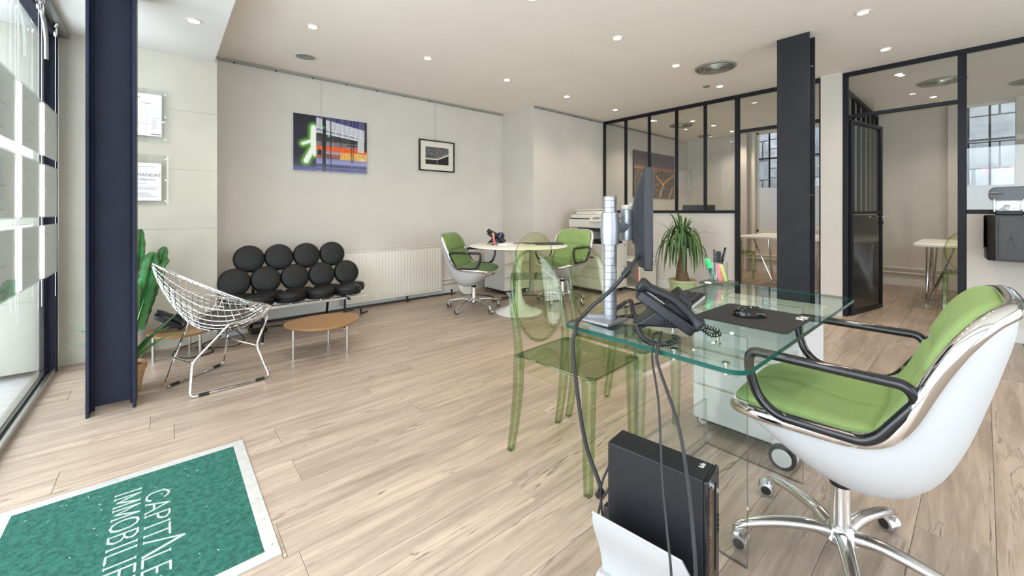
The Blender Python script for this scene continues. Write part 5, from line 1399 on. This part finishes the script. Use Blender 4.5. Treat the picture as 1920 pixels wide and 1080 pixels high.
# computer and its wheeled holder
ca = math.atan2(-.25, .035)+PI/2
t = thing('desktop_computer', 'black desktop computer standing upright in a white holder', 'computer', (1.003, .565, .10), ca)
B(-.048, .040, -.125, .125, .018, .358).build('case', 'blackplastic', t, bevel=.002)
B(-.050, .042, -.137, -.125, .016, .360).build('front_panel', 'blackgloss', t, bevel=.004)
B(-.0485, -.0465, -.125, .125, .339, .3405).build('seam', 'darkgrey', t)
for k in range(40): B(-.044, -.022, -.1385, -.1372, .030+k*.0078, .034+k*.0078).build('vent_slot', 'bark', t)
B(.004, .012, -.1390, -.1372, .12, .33).build('drive_slot', 'blackrubber', t)
for k in range(4): B(.018, .034, -.1388, -.1372, .20+k*.012, .206+k*.012).build('port', 'darkgrey', t)
for k in range(4): B(.005+.006*k, .008+.006*k, -.110, -.098-.004*(k % 2), .3578, .3583).build('print_mark', 'paper', t)
B(-.030, -.005, .125, .150, .05, .16).build('power_plug', 'blackrubber', t, bevel=.003)
B(-.012, .004, .125, .140, .225, .245).build('blue_plug', 'blueplug', t, bevel=.002)
t = thing('computer_holder', 'white plastic computer holder on black casters beneath the desk end', 'holder', (1.003, .565, 0), ca)
# two splayed wings and a base tray
for sx in (-1, 1):
    xo = -.054 if sx < 0 else .046; rows = []
    for i in range(9):
        f = i/8; z_ = .100+.200*f; dx = .036*sm(.15, 1, f) + .030*f
        cut = .0 if f < .8 else .02*(f-.8)/.2
        rows.append([(xo+sx*dx, -.120+cut, z_), (xo+sx*dx, -.04, z_), (xo+sx*dx, .04, z_), (xo+sx*dx, .138-cut*.3, z_)])
    mb = MB().grid(rows); mb.grid([[(x-sx*.004, y, z_) for x, y, z_ in r] for r in rows])
    mb.build('side_wing', 'holder', t, smooth=50)
    MB().tube([rows[-1][0], rows[-1][1], rows[-1][2], rows[-1][3]], .0028, 6).build('wing_edge', 'holder', t)
B(-.075, .070, -.13, .15, .062, .100).build('base_tray', 'holder', t, bevel=.008)
for sx in (-.06, .055):
    for sy in (-.10, .12):
        MB().lathe([(.001, -.012), (.024, -.012), (.027, -.006), (.027, .006), (.024, .012), (.001, .012)], 20, mat=T(sx, sy, .027, 0, PI/2)).build('caster', 'blackrubber', t)
        MB().tube([(sx, sy, .03), (sx, sy, .063)], .008, 8).build('caster_stem', 'blackplastic', t)

# ================================================================== CABLES BY THE SOFA
t = thing('power_strip', 'white power strip on the floor between the oval table and the wall', 'power strip', (.42, 4.32, 0), rad(12))
B(-.16, .16, -.03, .03, .001, .04).build('body', 'white_metal', t, bevel=.006)
for k in range(4): MB().lathe([(.001, .0405), (.017, .0405), (.018, .042), (.020, .040)], 16, (-.11+.07*k, 0, 0)).build('socket', 'cream', t)
for k in range(3): B(-.128+.07*k, -.092+.07*k, -.018, .018, .042, .075).build('plug', 'blackrubber', t, bevel=.004)
random.seed(4)
for i, lb in enumerate(('black cable looping over the floor under the lower oval table', 'black cable running along the wall behind the sofa', 'grey cable loop under the wire chair')):
    t = thing('floor_cable', lb, 'cable', (.2, 4.1, 0), world=True)
    pts = ([(.30, 4.30, .02), (.10, 4.16, .01), (.06, 3.98, .006), (.16, 3.86, .006), (.30, 3.93, .006), (.24, 4.10, .02), (.38, 4.26, .03)],
           [(.55, 4.33, .03), (.75, 4.42, .008), (.95, 4.38, .006), (1.15, 4.47, .006), (1.40, 4.50, .006), (1.6, 4.56, .006)],
           [(.36, 4.28, .05), (.42, 4.18, .12), (.52, 4.10, .03), (.46, 3.98, .006), (.32, 4.02, .006), (.20, 4.12, .008)])[i]
    MB().tube(spline(pts, 8), .0045, 6).build('wire', 'blackrubber' if i < 2 else 'darkgrey', t)
t = thing('power_adapter', 'black power adapter on the floor beside the power strip', 'adapter', (.66, 4.28, 0), rad(20))
B(-.06, .06, -.03, .03, .001, .035).build('body', 'blackrubber', t, bevel=.006)
t = thing('fan_heater', 'small white round fan standing behind the left green armchair', 'fan', (3.05, 4.45, 0), world=True)
MB().lathe([(.001, .035), (.10, .035), (.115, .02), (.115, -.02), (.10, -.035), (.001, -.035)], 30, mat=T(3.05, 4.45, .117, PI/2, 0, rad(-20))).build('housing', 'white', t)
MB().lathe([(.001, .040), (.05, .039), (.085, .036)], 30, mat=T(3.05, 4.45, .117, PI/2, 0, rad(-20))).build('grille', 'cream', t)
t = thing('floor_cable', 'black tangle of cables on the floor under the round white table', 'cable', (3.2, 3.9, 0), world=True)
MB().tube(spline([(3.1, 4.4, .01), (3.2, 4.1, .006), (3.05, 3.9, .006), (3.3, 3.85, .02), (3.25, 3.98, .006), (3.6, 3.9, .006), (3.75, 3.6, .006)], 8), .006, 6).build('wire', 'blackrubber', t)

# ================================================================== OFFICES BEHIND THE GLASS
def office_table(label, x0, x1, y0, y1, legs):
    t = thing('office_table', label, 'table', ((x0+x1)/2, (y0+y1)/2, 0), world=True)
    MB().prism(rrect(x0, x1, y0, y1, .05, 4), .70, .735).build('tabletop', 'white', t, bevel=.006)
    for (x, y, dx, dy) in legs:
        for k, (ax, ay) in enumerate(((dx, 0), (0, dy), (dx*.2, dy*.2))):
            MB().tube([(x+ax, y+ay, .70), (x, y, .03)], .010, 8).build('leg', 'chrome', t)
        MB().lathe([(.045, .001), (.040, .012), (.012, .020), (.012, .04)], 18, (x, y, 0)).build('foot', 'chrome', t)
    return t
office_table('white table with chromed strut legs in the right office', 6.45, 7.65, -.55, .53, ((6.66, .43, .03, -.22), (7.35, .42, -.05, -.20), (6.66, -.4, .03, .2)))
office_table('white table with chromed hairpin legs in the left office', 6.55, 7.75, 1.35, 2.42, ((7.10, 2.12, -.10, .28), (7.5, 1.5, .03, .2), (6.8, 1.5, .1, .2)))
t = thing('side_cabinet', 'grey-brown oak cabinet just inside the left office', 'cabinet', (6.35, 2.6, 0), world=True)
B(6.25, 6.72, 2.43, 2.76, .0, .62).build('body', 'oakcab', t, bevel=.003)
B(6.24, 6.73, 2.42, 2.77, .62, .64).build('top', 'oakcab', t, bevel=.003)
for k in range(2): B(6.26+.23*k, 6.47+.23*k, 2.418, 2.43, .03, .60).build('door', 'oakcab', t, bevel=.002)
t = thing('potted_orchid', 'small potted orchid on the oak cabinet in the left office', 'plant', (6.68, 2.49, .641), world=True)
MB().lathe([(.03, .642), (.04, .72), (.035, .72), (.001, .71)], 16, (6.68, 2.49, 0)).build('pot', 'potgreen', t)
for a in (0, 1.6, 3.1, 4.5): leaf(t, [(6.68, 2.49, .71), (6.68+.05*cos(a), 2.49+.05*sin(a), .76), (6.68+.10*cos(a), 2.49+.10*sin(a), .74)], .018, 'leaf', n_=8)
MB().tube(spline([(6.68, 2.49, .71), (6.68, 2.47, .82), (6.67, 2.43, .90)], 5), .002, 5).build('stem', 'leaf', t)
for k in range(4): MB().lathe([(.001, .0), (.016, .004), (.001, .010)], 8, (6.68-.01*k, 2.45-.012*k, .93-.025*k)).build('flower', 'paper', t)
def back_monitor(x, y, rz, label):
    t = thing('monitor', label, 'monitor', (x, y, .736), rz)
    B(-.26, .26, -.015, .02, .12, .465).build('screen', 'darkgrey', t, bevel=.006)
    B(-.03, .03, .0, .03, .006, .2).build('neck', 'blackplastic', t); MB().lathe([(.12, 0), (.12, .008), (.03, .012)], 24).build('foot', 'blackplastic', t)
office_table('white desk carrying a dark monitor behind the glazed partition', 6.35, 6.86, 2.90, 3.95, ((6.5, 3.0, .05, .1), (6.5, 3.8, .05, -.1)))
back_monitor(6.60, 3.02, rad(-41), 'dark monitor back just above the partition sill behind the yucca')

for o in C.objects:
    if '_w' in o: del o['_w']
    if o.type == 'EMPTY' and o.get('group') is None and 'group' in o: del o['group']
